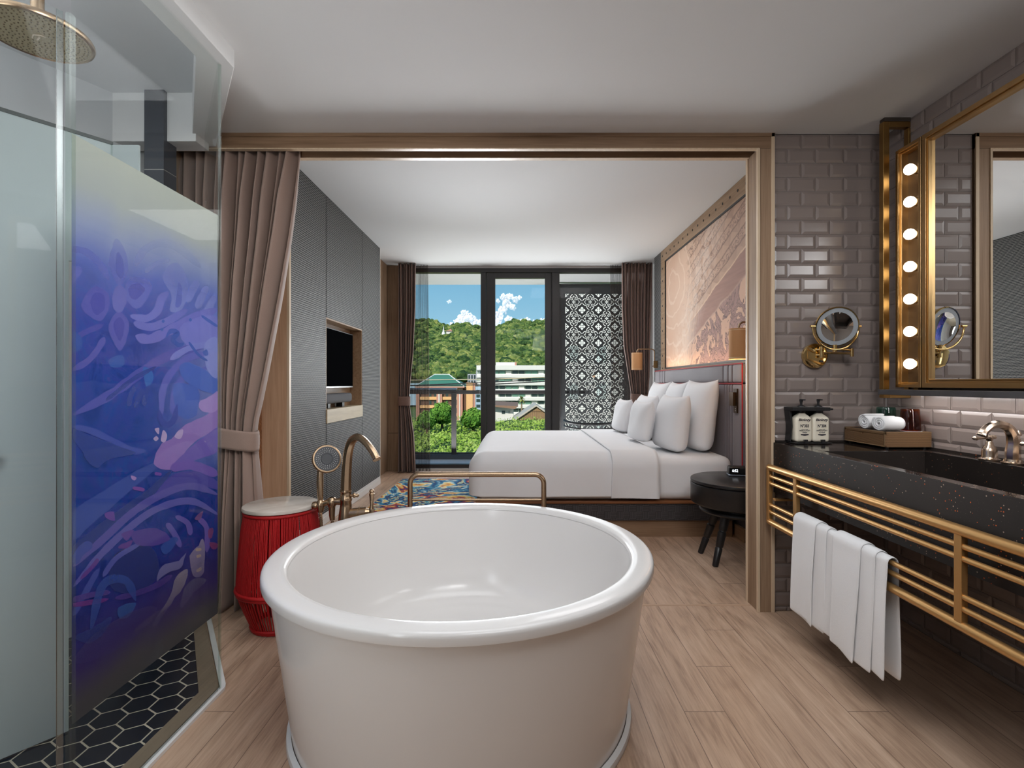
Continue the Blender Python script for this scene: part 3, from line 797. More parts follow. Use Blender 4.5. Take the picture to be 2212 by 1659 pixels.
for q in ((785, 905, 820, 900), (790, 945, 818, 935), (790, 1030, 820, 1010)): stroke(B, [(q[0], q[1]), (q[2], q[3])], 14, (176, 150, 130))
blob(B, [(720, 1130), (780, 1070), (850, 1080), (780, 1150), (700, 1240)], (104, 96, 124))
stroke(B, [(540, 1350), (590, 1270), (640, 1200)], 24, (104, 92, 120)); stroke(B, [(430, 1380), (520, 1310), (600, 1250)], 26, (84, 70, 104))
blob(B, [(860, 790), (885, 775), (880, 830), (862, 835)], (110, 34, 90)); blob(B, [(868, 860), (916, 870), (900, 900), (872, 890)], (122, 30, 80)); blob(B, [(780, 720), (825, 680), (810, 730)], (112, 62, 110))
mb = MB(); cols = []
for i, (poly, c) in enumerate(strk):
    xx = -1.1682 + .0018 * i / len(strk)
    poly = [(max(1.345, min(1.996, p[0])), max(.31, min(1.85, p[1]))) for p in poly]
    mb.add([(xx, p[0], p[1]) for p in poly], [tuple(range(len(poly)))]); cols.append(tuple(min(250, v * 1.2) for v in c))
m = M('print_strokes')
at = m.n('ShaderNodeAttribute'); at.attribute_name = 'tint'
nf = m.noise(scale=30, detail=3)
ccol = m.mix(nf * .25, at.outputs['Color'], C(70, 90, 170))
m.set(ccol, .7)
tr = m.n('ShaderNodeBsdfTransparent'); mx = m.n('ShaderNodeMixShader'); x, y, z = m.xyz()
al = (1.0 - z.ss(1.40, 1.70)) * z.ss(.36, .62) * .58 + .05
m.t.links.new(al.o, mx.inputs[0]); m.t.links.new(tr.outputs[0], mx.inputs[1]); m.t.links.new(m.b.outputs[0], mx.inputs[2]); m.t.links.new(mx.outputs[0], m.out.inputs[0])
o = obj('print_strokes', mb, m.mat, t)
ca = o.data.attributes.new('tint', 'FLOAT_COLOR', 'FACE')
ca.data.foreach_set('color', [v for c in cols for v in C(*c)])
obj('edge_strip', MB().box(-1.1665, 1.996, .012, -1.156, 2.002, 2.446), m_edge, t)
obj('edge_strip', MB().box(-1.1665, 1.322, .012, -1.156, 1.341, 2.16), m_edge, t)

t = thing('shower_screen', 'clear slanted glass panel closing the far end of the shower', 'glass panel', (-1.36, 2.28, .012))
obj('pane', MB().prism([(-1.163, 2.004), (-1.170, 2.000), (-1.560, 2.556), (-1.553, 2.561)], .012, 2.446), m_shower_glass, t)
t = thing('shower_door', 'clear frameless shower door swung open at the left', 'shower door', (-1.18, 1.31, .02))
obj('pane', MB().prism([(-1.180, 1.308), (-1.187, 1.312), (-1.546, .608), (-1.539, .604)], .02, 2.16), m_shower_glass, t)
obj('seal_strip', MB().prism([(-1.171, 1.320), (-1.179, 1.331), (-1.187, 1.321), (-1.179, 1.309)], .02, 2.16), glassm('clear_pvc_seal', (.80, .86, .86, 1), .25, 2.5), t)
t = thing('frosted_partition', 'frosted pale green glass partition inside the shower', 'glass partition', (-1.70, 1.5, .014))
m = M('frosted_green_glass')
x, y, z = m.xyz(); nz = m.noise(scale=1.5, detail=2)
m.set(m.mix(nz, C(168, 178, 180), C(180, 188, 189)), .65)
m_frost = m.mat
obj('pane', MB().prism([(-2.30, .705), (-1.530, 1.747), (-1.538, 1.753), (-2.308, .711)], .016, 2.06), m_frost, t)
obj('transom_pane', MB().prism([(-1.530, 1.747), (-1.458, 1.845), (-1.466, 1.851), (-1.538, 1.753)], 1.62, 2.06), m_frost, t)
obj('return_pane', MB().box(-1.458, 1.843, 1.62, -1.362, 1.851, 2.06), m_frost, t)
obj('edge_strip', MB().box(-1.4625, 1.8405, 1.62, -1.4565, 1.846, 2.063), m_edge, t)
obj('top_seal', MB().prism([(-2.30, .702), (-1.455, 1.845), (-1.468, 1.853), (-2.310, .713)], 2.06, 2.072), pm('dark_seal', C(70, 74, 74), .4), t)
nd = Vector((.804, -.594, 0)); bp = Vector((-1.648, 1.588, .958))
q = Vector((0, 0, 1)).rotation_difference(nd).to_matrix().to_4x4()
b = MB().lathe([(0, 0), (.020, 0), (.020, .006), (.009, .01), (.009, .028), (.019, .032), (.022, .040), (.019, .048), (.013, .046), (0, .044)], bp, 24, M4=q)
obj('knob', b, m_bronze, t, 40)
# shower head
t = thing('rain_shower', 'large round bronze rain shower head hanging from the ceiling', 'shower head', (-1.34, 1.43, 2.17))
m_sh = pm('aged_bronze_face', (.44, .35, .22, 1), .45, .6, var=.1, scale=14)
m_noz = pm('grey_rubber_nozzle', C(120, 104, 82), .5)
c = (-1.34, 1.43, 2.17)
obj('head', MB().lathe([(.116, .002), (.120, -.002), (.125, 0), (.127, .007), (.124, .014), (.112, .019), (.07, .027), (.03, .036), (.024, .05), (.0, .05)], c, 64), m_bronze, t, 40)
b = MB().lathe([(0, .001), (.117, .001)], c, 64); b2 = MB()
for rr in (.03, .042, .054, .066, .078, .09, .102, .110):
    nn = int(rr * 2 * PI / .0125)
    for i in range(nn):
        a = 2 * PI * i / nn + rr * 31
        b2.sphere((c[0] + rr * math.cos(a), c[1] + rr * math.sin(a), c[2] + .0005), .0023, 6, 4)
sp_ = obj('spray_plate', b, m_sh, t, 40); obj('spray_nozzles', b2, m_noz, sp_, 180)
b = MB().tube([(c[0] - .018, c[1] + .004, c[2] - .001), (c[0] - .004, c[1] - .008, c[2] - .001), (c[0] + .014, c[1] - .006, c[2] - .001), (c[0] + .02, c[1] + .002, c[2] - .001)], .0016, 6)
b.tube([(c[0] - .012, c[1] + .012, c[2] - .001), (c[0] + .004, c[1] + .002, c[2] - .001)], .0022, 6)
obj('emblem', b, pm('pale_emblem', (.75, .62, .48, 1), .3, .6), t, 60)
obj('ceiling_pipe', MB().tube([(c[0], c[1], c[2] + .045), (c[0], c[1], 2.65)], .0155, 20).lathe([(.0155, -.012), (.035, -.006), (.036, 0)], (c[0], c[1], 2.65), 24), m_bronze, t, 40)

# ------------------------------------------------------------------ curtain generator
def curtain(name, label, mat, Y0, left, right, zs, folds, amp, tie=None, seed=0, nu=220, nv=60, parent=None, alpha=None):
    rr = random.Random(seed)
    ph = [rr.uniform(-.5, .5) for _ in range(int(folds) + 3)]; am = [rr.uniform(.65, 1.25) for _ in range(int(folds) + 3)]
    def fn(u, v):
        z = lerp(zs[1], zs[0], v)
        xl, xr = interp(left, z), interp(right, z)
        f = u * folds; i = int(f)
        w = math.sin(2 * PI * (f + ph[i] * .12 * math.sin(PI * (f - i)) ** 2))
        a = interp(amp, z)
        drift = .35 * math.sin(2.3 * v * PI + i * 1.7) * math.sin(PI * (f - i))
        yv = Y0 - a * am[i] * (math.copysign(abs(w) ** .8, w)) - a * .3 * drift
        xx = lerp(xl, xr, u) + a * .18 * math.sin(2 * PI * f * .5 + 1.3 + v * 2)
        return (xx, yv, z)
    return obj(name, MB().grid(fn, nu, nv), mat, parent, 180)
m = M('taupe_curtain_fabric')
nz = m.noise(scale=420, detail=2); n2 = m.noise(scale=3, detail=2)
m.set(m.mix(nz * .6 + n2 * .4, C(130, 107, 96), C(164, 139, 127)), .75, **{'Sheen Weight': .25, 'Sheen Roughness': .5})
m.bump(nz, .08, .002); m_curt = m.mat
m = M('brown_curtain_fabric')
nz = m.noise(scale=300, detail=2); m.set(m.mix(nz, C(104, 80, 72), C(138, 110, 99)), .8, **{'Sheen Weight': .2}); m_curt2 = m.mat
t = thing('curtain', 'taupe curtain tied back at the left of the bedroom opening', 'curtain', (-1.55, 2.76, 0))
obj_c = curtain('drape', '', m_curt, 2.757, [(0, -1.80), (.75, -1.72), (.93, -1.70), (1.2, -1.74), (2.43, -1.83)],
        [(0, -1.405), (.4, -1.41), (.86, -1.432), (.93, -1.432), (1.0, -1.425), (1.25, -1.375), (1.6, -1.31), (2.0, -1.24), (2.43, -1.178)], (.006, 2.488), 12.0,
        [(0, .09), (.5, .08), (.85, .052), (.95, .046), (1.1, .054), (1.7, .066), (2.2, .056), (2.40, .036), (2.49, .028)], seed=3, parent=t)
mod_solid(obj_c, .003)
def band(x0, x1, Y0, rY, zc, h, tilt):
    def fn(u, v):
        a = 2 * PI * u; k = .985 + .015 * math.sin(PI * v)
        cx, rx = (x0 + x1) / 2, (x1 - x0) / 2
        xx = cx + rx * k * math.copysign(abs(math.cos(a)) ** .7, math.cos(a)); yy = Y0 - rY * k * math.copysign(abs(math.sin(a)) ** .8, math.sin(a))
        return (xx, yy, zc + (v - .5) * h + tilt * (xx - cx) / rx)
    return MB().grid(fn, 60, 9, wrapu=True)
mod_solid(obj('tieback', band(-1.74, -1.398, 2.757, .080, .918, .105, -.028), m_curt, t, 180), .005)
# ------------------------------------------------------------------ vanity counter
m = M('black_terrazzo')
v1 = m.n('ShaderNodeTexVoronoi'); v1.inputs['Scale'].default_value = 135; m.t.links.new(m.co(), v1.inputs['Vector'])
d1, cc = V(m.t, v1.outputs['Distance']), v1.outputs['Color']
r_, g_, b_ = m.xyz(cc)
spk = d1.lt(r_ * .36) * g_.gt(.88)
v2 = m.n('ShaderNodeTexVoronoi'); v2.inputs['Scale'].default_value = 230; m.t.links.new(m.co(), v2.inputs['Vector'])
r2, g2, b2 = m.xyz(v2.outputs['Color'])
sp2 = V(m.t, v2.outputs['Distance']).lt(r2 * .2) * g2.gt(.75)
nz = m.noise(scale=5, detail=4)
col = m.mix(nz, C(27, 22, 20), C(50, 43, 39))
col = m.mix(sp2 * .7, col, m.mix(b2.gt(.6), C(120, 105, 98), C(20, 18, 18)))
col = m.mix(spk, col, m.mix(b_.gt(.55), C(205, 92, 36), C(175, 150, 132)))
gn = m.n('ShaderNodeNewGeometry'); nx_, ny_, nz_ = m.xyz(gn.outputs['Normal'])
m.set(col, .55 - nz_.gt(.6) * .45, **{'Specular IOR Level': .28}); m_terra = m.mat
t = thing('vanity_counter', 'black terrazzo vanity counter with a long sunken trough basin', 'counter', (1.65, 2.0, .63))
X0, X1, BX0, BX1, BY0, BY1, ZT, ZB = 1.344, 1.9455, 1.395, 1.861, .9, 2.335, .893, .632
mb = MB()
mb.box(X0, .5, ZB, BX0, 2.699, ZT); mb.box(BX1, .5, ZB, X1, 2.699, ZT); mb.box(BX0, BY1, ZB, BX1, 2.699, ZT); mb.box(BX0, .5, ZB, BX1, BY0, ZT)
obj('countertop', mb, m_terra, t, bevel=.0025)
obj('basin', MB().box(BX0, BY0, ZB, BX1, BY1, .70), m_terra, t)
obj('splash_strip', MB().box(1.9385, .5, ZT, 1.9455, 2.699, .902).box(1.36, 2.6925, ZT, 1.94, 2.699, .902), m_terra, t)

# ------------------------------------------------------------------ gold rail under the counter
m_gold_paint = pm('gold_lacquer', (.66, .385, .15, 1), .33, .8, var=.06, scale=9)
t = thing('towel_rail', 'gold ladder style towel rail in front of the black vanity', 'towel rail', (1.30, 1.6, .48))
RX, ys = 1.305, (2.648, 2.392, 1.507, .62)
obj('top_bar', MB().tube([(RX, ys[0], .769), (RX, .4, .769)], .0165, 16), m_gold_paint, t, 60)
obj('bottom_bar', MB().tube([(RX, ys[0], .489), (RX, .4, .489)], .0155, 16), m_gold_paint, t, 60)
for i, yv in enumerate(ys): obj('post', MB().box(RX - .011, yv - .014, .484, RX + .011, yv + .012, .772), m_gold_paint, t, bevel=.003)
for zz in (.724, .688, .577, .541):
    obj('thin_bar', MB().tube([(RX, ys[0], zz), (RX, .4, zz)], .0092, 12), m_gold_paint, t, 60)
for yv in (2.60, 1.0): obj('bracket', MB().box(RX, yv - .012, .606, 1.9455, yv + .012, .618), m_gold_paint, t, bevel=.002)

# ------------------------------------------------------------------ towels over the rail
m = M('white_terry')
nz = m.noise(scale=700, detail=2); n2 = m.noise(scale=4, detail=2)
m.set(m.mix(n2, (.86, .85, .85, 1), (.91, .90, .90, 1)), .95, **{'Sheen Weight': .4})
m.bump(nz, .5, .004); m_terry = m.mat
def drape(y0, y1, rad, zf, zb, spread, seed, th=.011):
    """One folded layer over the rail bar at z=.577: front leg, loop, back leg."""
    zc = .577
    prof = [(-rad - spread * s, lerp(zf, zc - .03, s2)) for s, s2 in ((1, 0), (.95, .12), (.8, .35), (.55, .6), (.25, .85), (.05, .97))]
    prof += [(rad * math.cos(a), zc + rad * math.sin(a)) for a in [PI - PI * i / 8 for i in range(9)]]
    prof += [(rad + spread * .8 * s, lerp(zc - .03, zb, s2)) for s, s2 in ((.1, .1), (.4, .4), (.8, .75), (1, 1))]
    rs = random.Random(seed); p1, p2 = rs.uniform(0, 6), rs.uniform(0, 6)
    n = len(prof)
    def fn(u, v):
        k = v * (n - 1); i = min(int(k), n - 2); f = k - i
        px_, pz = lerp(prof[i][0], prof[i + 1][0], f), lerp(prof[i][1], prof[i + 1][1], f)
        dn = max(0, zc - pz)
        yy = lerp(y0, y1, u)
        wob = math.copysign(.006 * dn / .4 * (1 + math.sin(u * 4.2 + p1 + dn * 3)), px_)
        return (RX + px_ + wob, yy + .012 * dn * math.sin(dn * 9 + p2) - .03 * dn * (u - .5), pz - .012 * (1 - u) * (dn / .4) * (1 if px_ < 0 else .4))
    mb = MB().grid(fn, 14, 46)
    return mb
def towel(label, y0, y1, dz):
    t = thing('bath_towel', label, 'towel', (RX, (y0 + y1) / 2, .17), 'white bath towels on the gold rail')
    for i, (a, b, rad, zf, zb, sp, nm) in enumerate(((y0, y1, .0305, .168 + dz, .20 + dz, .010, 'outer_fold'), (y0 - .07, y1 - .012, .0245, .172 + dz, .180 + dz, .007, 'middle_fold'), (y0 - .125, y1 - .02, .0185, .178 + dz, .17 + dz, .008, 'inner_fold'))):
        o = obj(nm, drape(a, b, rad, zf, zb, sp, int(y0 * 100) + i), m_terry, t, 180)
        mod_solid(o, .0055); mod_sub(o, 1)
    return t
towel('thick white terry towel over the rail, the one by the tiled wall', 2.188, 2.362, 0)
towel('thick white terry towel over the rail, the one nearer the long open bars', 1.900, 2.068, -.004)

# ------------------------------------------------------------------ mirror, bulbs, gold frame, ledge
t = thing('vanity_mirror', 'large rectangular wall mirror in a stepped gold frame', 'mirror', (1.90, 1.6, 1.18))
Y1, Y0_, Z0, Z1 = 2.356, .75, 1.182, 2.342
mb = MB()
def frame(mb, y0, y1, z0, z1, w, xa, xb):
    mb.box(xa, y0, z1 - w, xb, y1, z1); mb.box(xa, y0, z0, xb, y1, z0 + w); mb.box(xa, y1 - w, z0 + w, xb, y1, z1 - w); mb.box(xa, y0, z0 + w, xb, y0 + w, z1 - w)
frame(mb, Y0_, Y1, Z0, Z1, .022, 1.862, 1.944)
frame(mb, Y0_ + .022, Y1 - .022, Z0 + .022, Z1 - .022, .010, 1.870, 1.944)
frame(mb, Y0_ + .032, Y1 - .032, Z0 + .032, Z1 - .032, .006, 1.864, 1.944)
obj('frame', mb, m_brass, t, bevel=.0015)
obj('mirror_glass', MB().box(1.879, Y0_ + .036, Z0 + .036, 1.940, Y1 - .036, Z1 - .036), m_mirror, t)
t = thing('vanity_light', 'gold framed strip light with seven glowing bulbs beside the mirror', 'light', (1.90, 2.44, 1.18))
mb = MB(); frame(mb, 2.362, 2.520, Z0, Z1, .017, 1.862, 1.944); frame(mb, 2.379, 2.503, Z0 + .017, Z1 - .017, .008, 1.874, 1.944)
obj('frame', mb, m_brass, t, bevel=.0015)
obj('back_plate', MB().box(1.906, 2.37, Z0 + .01, 1.944, 2.512, Z1 - .01), pm('dark_bronze_back', (.15, .105, .07, 1), .5, .9, var=.1), t)
obj('mounting_foot', MB().box(1.88, 2.40, 1.172, 1.93, 2.43, 1.183), m_brass_dark, t)
m_bulb = emis('warm_opal_bulb', (1, .86, .66, 1), 3.6)
b0 = MB().lathe([(0, .022), (.011, .0208), (.0195, .0165), (.0245, .009), (.0258, .001), (.0245, -.008), (.020, -.016), (.016, -.022), (.015, -.027)], (0, 0, 0), 20)
Mx = Matrix(((0, 0, -1), (0, 1, 0), (1, 0, 0))).to_4x4()
b0.xf(Mx)
bulb = None
for i in range(7):
    zz = 2.222 - i * .1545
    if bulb is None:
        bulb = obj('bulb', b0, m_bulb, t, 180, world=False)
        sk = MB().lathe([(.020, 0), (.021, .004), (.019, .014), (.016, .016)], (0, 0, -.036), 16).xf(Mx)
        obj('socket', sk, m_brass, bulb, 40, world=False); o = bulb
    else: o = copy_tree(bulb, t)
    o.location = (1.872 - 1.90, 2.441 - 2.44, zz - 1.18)
t = thing('gold_frame', 'tall narrow gold frame standing between tiled wall and mirror light', 'frame', (1.88, 2.545, 1.13))
mb = MB(); x0, x1, z0, z1 = 1.81, 1.9455, 1.130, 2.497; w = .030
mb.box(x0, 2.53, z0, x0 + w, 2.56, z1); mb.box(x0 + w, 2.53, z1 - w * .9, x1, 2.56, z1); mb.box(x0 + w, 2.53, z0, x1, 2.56, z0 + .02); mb.box(x1 - .012, 2.53, z0 + .02, x1, 2.56, z1 - w)
obj('tube_frame', mb, pm('antique_gold', (.40, .24, .085, 1), .3, 1, var=.08), t, bevel=.002)
obj('ceiling_plate', MB().box(1.815, 2.528, 2.497, 1.944, 2.562, 2.516), pm('dark_plate', C(60, 52, 46), .5), t)
m = M('grey_terrazzo_ledge')
v1 = m.n('ShaderNodeTexVoronoi'); v1.inputs['Scale'].default_value = 90; m.t.links.new(m.co(), v1.inputs['Vector'])
r_, g_, b_ = m.xyz(v1.outputs['Color']); sp = V(m.t, v1.outputs['Distance']).lt(r_ * .2) * g_.gt(.7)
nz = m.noise(scale=14, detail=4)
m.set(m.mix(sp, m.mix(nz, C(58, 56, 58), C(84, 82, 84)), m.mix(b_.gt(.5), C(180, 130, 96), C(26, 24, 24))), .45)
o = obj('wall_ledge', MB().box(1.78, .5, 1.147, 1.9455, 2.528, 1.172), m.mat, None, bevel=.002)
tag(o, 'long thin dark stone ledge on the tiled wall under the mirror', 'shelf')

# ------------------------------------------------------------------ magnifying mirror
cx, cy, cz = 1.612, 2.585, 1.489
t = thing('magnifying_mirror', 'round polished brass shaving mirror on a folding wall arm', 'mirror', (1.56, 2.70, 1.35))
b = MB().lathe([(0, 0), (.058, 0), (.064, -.004), (.065, -.02), (.062, -.026), (.05, -.03), (0, -.031)], (1.560, 2.699, 1.3466), 40, 'Y')
obj('wall_plate', b, m_brass_pol, t, 40)
b = MB()
b.tube([(1.575, 2.648, 1.335), (1.575, 2.648, 1.392)], .010, 16).tube([(1.56, 2.672, 1.35), (1.575, 2.652, 1.35)], .006, 10).tube([(1.56, 2.672, 1.378), (1.575, 2.652, 1.378)], .006, 10)
b.tube([(1.575, 2.648, 1.359), (1.70, 2.60, 1.354)], .0055, 12).tube([(1.70, 2.60, 1.338), (1.70, 2.60, 1.380)], .008, 14)
b.tube([(1.70, 2.60, 1.371), (cx, cy + .012, 1.376)], .0052, 12).tube([(cx, cy + .012, 1.362), (cx, cy + .012, 1.398)], .0095, 14)
obj('folding_arm', b, m_brass_pol, t, 50)
obj('switch', MB().box(1.578, 2.664, 1.312, 1.594, 2.672, 1.322), m_black, t)
rr = .116
pts = [(cx + rr * math.cos(a), cy + .006, cz + rr * math.sin(a)) for a in [math.radians(178 + 184 * i / 30) for i in range(31)]]
b = MB().tube(pts, .0052, 10)
for sg in (-1, 1): b.tube([(cx + sg * (rr + .012), cy + .006, cz + .002), (cx + sg * (rr - .012), cy + .006, cz + .002)], .0065, 10)
obj('yoke', b, m_brass_pol, t, 60)
q = Matrix.Rotation(math.radians(-13), 4, 'Z') @ Matrix.Rotation(math.radians(90 + 13), 4, 'X')
cc_ = (cx, cy, cz)
b = MB().lathe([(.0, -.022), (.08, -.022), (.094, -.014), (.099, 0), (.101, .006), (.0985, .011), (.094, .011)], cc_, 56, M4=q)
obj('ring', b, m_brass_pol, t, 40)
obj('light_ring', MB().lathe([(.072, .0085), (.095, .0085)], cc_, 56, M4=q), pm('frosted_ring', (.34, .36, .38, 1), .4, var=.02), t)
b = MB().lathe([(0, .001), (.02, .0018), (.04, .0036), (.058, .0063), (.073, .0095)], cc_, 56, M4=q)
obj('mirror_glass', b, m_mirror, t, 180)

# ------------------------------------------------------------------ soap dispensers
t = thing('bottle_holder', 'black double bottle bracket fixed to the tiled wall', 'bottle holder', (1.51, 2.68, .897))
mb = MB().box(1.412, 2.678, .903, 1.602, 2.692, 1.07)
mb.box(1.402, 2.605, 1.062, 1.595, 2.692, 1.080); mb.box(1.595, 2.63, 1.064, 1.625, 2.65, 1.074)
mb.sweep([(1.402, 1.07), (1.417, 1.07), (1.421, .98), (1.413, .903), (1.407, .903), (1.413, .98)], 'Y', 2.64, 2.691)
mb.box(1.409, 2.60, .8945, 1.602, 2.691, .900)
obj('bracket', mb, m_black, t, bevel=.002)
for xx in (1.468, 1.556): obj('clip', MB().box(xx - .008, 2.597, .895, xx + .008, 2.606, .916), m_black, t, bevel=.001)
m_cream = pm('cream_bottle', C(236, 226, 206), .35, var=.02)
m_ink = pm('black_ink', C(28, 24, 34), .6)
def bottle(x, label, num, words):
    t = thing('soap_bottle', label, 'bottle', (x, 2.645, .901), 'cream pump bottles in the black holder')
    yy = 2.645
    def shape(w):
        z = w.z - .901
        k = 1 if z < .118 else lerp(1, .33, sm((z - .118) / .034))
        return Vector((x + (w.x - x) * k, yy + (w.y - yy) * k, w.z))
    obj('bottle_body', MB().softbox(x - .043, x + .043, yy - .030, yy + .030, .901, 1.056, .014, 14, shape), m_cream, t, 180, weld=True)
    b = MB().lathe([(0, 1.05), (.017, 1.05), (.018, 1.062), (.018, 1.082), (.014, 1.088), (.008, 1.09), (.0055, 1.092), (.0055, 1.108), (.0, 1.109)], (x, yy, 0), 20)
    b.lathe([(.0055, 1.100), (.009, 1.116), (.008, 1.120), (0, 1.121)], (x, yy, 0), 16); b.box(x - .006, yy - .026, 1.114, x + .006, yy, 1.121).box(x, yy - .005, 1.114, x + .02, yy + .005, 1.120)
    obj('pump', b, m_black, t, 40)
    def put(txt, size, z, bold=0, sx=1, sh=0):
        mb = text_mb(txt, size, .0005, bold, sx)
        mb.xf(Matrix(((1, sh, 0, x + .001), (0, 0, -1, yy - .0302), (0, 1, 0, z), (0, 0, 0, 1))))
        return mb
    mb = MB()
    for q in (put('Biology', .0185, 1.015, .0006, 1.1, .25), put(num, .021, .984, .0007, .78), put('HAND & BODY', .0085, .9605, .0003, .95), put(words, .0085, .951, .0003, .95), put('premium quality', .0055, .967, 0, .9), put('Biology', .006, .912, 0)):
        mb.add(q.v, q.f)
    mb.add([(x - .019, yy - .0303, .9425), (x + .021, yy - .0303, .9425), (x + .021, yy - .0303, .938), (x + .001, yy - .0303, .934), (x - .019, yy - .0303, .938)], [(4, 3, 2, 1, 0)])
    obj('lettering', mb, m_ink, t)
bottle(1.468, 'cream pump bottle of body wash numbered 303', 'N°303', 'WASH')
bottle(1.556, 'cream pump bottle of body lotion numbered 304', 'N°304', 'LOTION')

# ------------------------------------------------------------------ amenity box, rolls, glasses
m = M('woven_bronze_leather')
x, y, z = m.xyz()
pat = ((x * 1300.0).sin() * (z * 1300.0).sin() + (y * 1300.0).sin() * (z * 1300.0).sin()); nz = m.noise(scale=20, detail=3)
m.set(m.mix(pat.ss(-.6, .8), C(92, 66, 44), C(168, 130, 92)), .38, .35); m.bump(pat, .4, .001); m_leather = m.mat
m_stitch = pm('cream_stitch', C(196, 168, 128), .7)
t = thing('amenity_box', 'woven bronze leather box with a small drawer in the counter corner', 'box', (1.83, 2.53, .894))
bx0, bx1, by0, by1, bz0, bz1 = 1.716, 1.932, 2.386, 2.684, .904, .976
mb = MB(); mb.box(bx0 + .006, by0, bz0, bx1, by1, bz1 - .006); mb.box(bx0, by0, bz0, bx0 + .006, by0 + .012, bz1); mb.box(bx0, by1 - .012, bz0, bx0 + .006, by1, bz1)
mb.box(bx0, by0, bz0, bx0 + .006, by1, bz0 + .008); mb.box(bx0, by0, bz1 - .014, bx0 + .006, by1, bz1)
mb.box(bx0, by0, bz1 - .006, bx1, by0 + .006, bz1); mb.box(bx0, by1 - .006, bz1 - .006, bx1, by1, bz1); mb.box(bx1 - .006, by0, bz1 - .006, bx1, by1, bz1)
obj('case', mb, m_leather, t, bevel=.0012)
obj('top_inlay', MB().box(bx0 + .006, by0 + .006, bz1 - .006, bx1 - .006, by1 - .006, bz1 - .003), pm('dark_inlay', C(62, 46, 38), .5), t)
ny = 2.545
pr = [(by0 + .014, bz0 + .010), (by1 - .014, bz0 + .010), (by1 - .014, bz1 - .016), (ny + .011, bz1 - .016)] + [(ny + .010 * math.cos(a), bz1 - .018 - .010 * math.sin(a)) for a in [PI * i / 8 for i in range(9)]] + [(ny - .011, bz1 - .016), (by0 + .014, bz1 - .016)]
dr = obj('drawer', MB().sweep(pr, 'X', bx0 - .0005, bx0 + .005), m_leather, t)
mb = MB()
for i in range(46):
    yy = by0 + .006 + i * .0064
    for zz in (bz0 + .003, bz1 - .003): mb.box(bx0 - .0008, yy, zz - .0006, bx0 + .0002, yy + .0034, zz + .0006)
    if i < 34:
        xx = bx0 + .004 + i * .0063
        for zz in (bz1 - .002,): mb.box(xx, by0 - .0008, zz - .0006, xx + .0034, by0 + .0002, zz + .0006)
for i in range(10):
    zz = bz0 + .004 + i * .0066; mb.box(bx0 - .0008, by0 + .004, zz, bx0 + .0002, by0 + .0052, zz + .0035)
obj('stitching', mb, m_stitch, t)
for fx in (bx0 + .02, bx1 - .02):
    for fy in (by0 + .02, by1 - .02): obj('foot', MB().lathe([(0, .8932), (.008, .8932), (.009, .897), (.009, .9045), (0, .9045)], (fx, fy, 0), 14), m_black, t, 40)
# rolled face cloths
def roll_mb():
    b = MB(); L = .105; turns = 3.1; n = 90
    prof_o, prof_i = [], []
    for i in range(n + 1):
        a = turns * 2 * PI * i / n; r = .006 + (.036 - .006) * (i / n) ** .85
        prof_o.append((r * math.cos(a), r * math.sin(a)))
    def fn(u, v):
        k = u * n; i = min(int(k), n - 1); f = k - i
        p = (lerp(prof_o[i][0], prof_o[i + 1][0], f), lerp(prof_o[i][1], prof_o[i + 1][1], f))
        e = min(v, 1 - v); s = 1 - .10 * max(0, 1 - e * 9) ** 2
        w = .006 * (i / n) * math.sin(i * .2)
        return (lerp(-L / 2, L / 2, v) + (w if v in (0, 1) else 0), p[0] * s, p[1] * s * .96)
    b.grid(fn, n + 1, 12); return b
proto = None
for (x, y, lab) in ((1.780, 2.452, 'rolled white face cloth on the leather box, the one in front of the green glass'), (1.784, 2.560, 'rolled white face cloth on the leather box, the one behind the other roll')):
    if proto is None:
        proto = obj('rolled_cloth', roll_mb(), m_terry, None, 180); mod_solid(proto, .0075, 0); o = proto
    else: o = copy_tree(proto)
    o.location = (x, y, .973 + .0385); o.rotation_euler = (.4 if o is proto else 1.2, 0, .06)
    tag(o, lab, 'cloth', 'rolled white face cloths')
def tumbler(label, x, y, tint, r0, r1, h, z0, rgh=.03):
    m = M('coloured_glass_' + label.split()[0])
    tr = m.n('ShaderNodeBsdfTransparent'); gl = m.n('ShaderNodeBsdfGlossy'); mx = m.n('ShaderNodeMixShader')
    nz = m.noise(scale=8); m.t.links.new(m.mix(nz, tint, tuple(c * .85 for c in tint[:3]) + (1,)), tr.inputs[0]); gl.inputs['Roughness'].default_value = rgh
    m.t.links.new(thin_fresnel(m).o, mx.inputs[0]); m.t.links.new(tr.outputs[0], mx.inputs[1]); m.t.links.new(gl.outputs[0], mx.inputs[2]); m.t.links.new(mx.outputs[0], m.out.inputs[0])
    b = MB().lathe([(r0, 0), (r1 + .002, h * .94), (r1, h * .985), (r1 - .005, h), (0, h), (0, h - .012), (r1 - .006, h - .012), (r0 - .003, 0), (r0, 0)], (0, 0, 0), 40)
    o = obj('drinking_glass', b, m.mat, None, 40); o.location = (x, y, z0)
    tag(o, label, 'glass', 'upturned tumblers on the leather box'); return o
tumbler('green upturned glass tumbler behind the rolled cloths', 1.884, 2.615, (.50, .82, .74, 1), .044, .039, .108, .9735)
tumbler('amber upturned glass tumbler at the front of the leather box', 1.884, 2.455, (.66, .26, .07, 1), .044, .036, .105, .9755)
o = obj('coaster', MB().lathe([(0, .9733), (.045, .9733), (.0475, .9745), (.045, .9753), (0, .9753)], (1.884, 2.455, 0), 36), pm('grey_paper', (.5, .5, .52, 1), .8), None, 40)
tag(o, 'thin grey paper coaster under the amber tumbler', 'coaster')

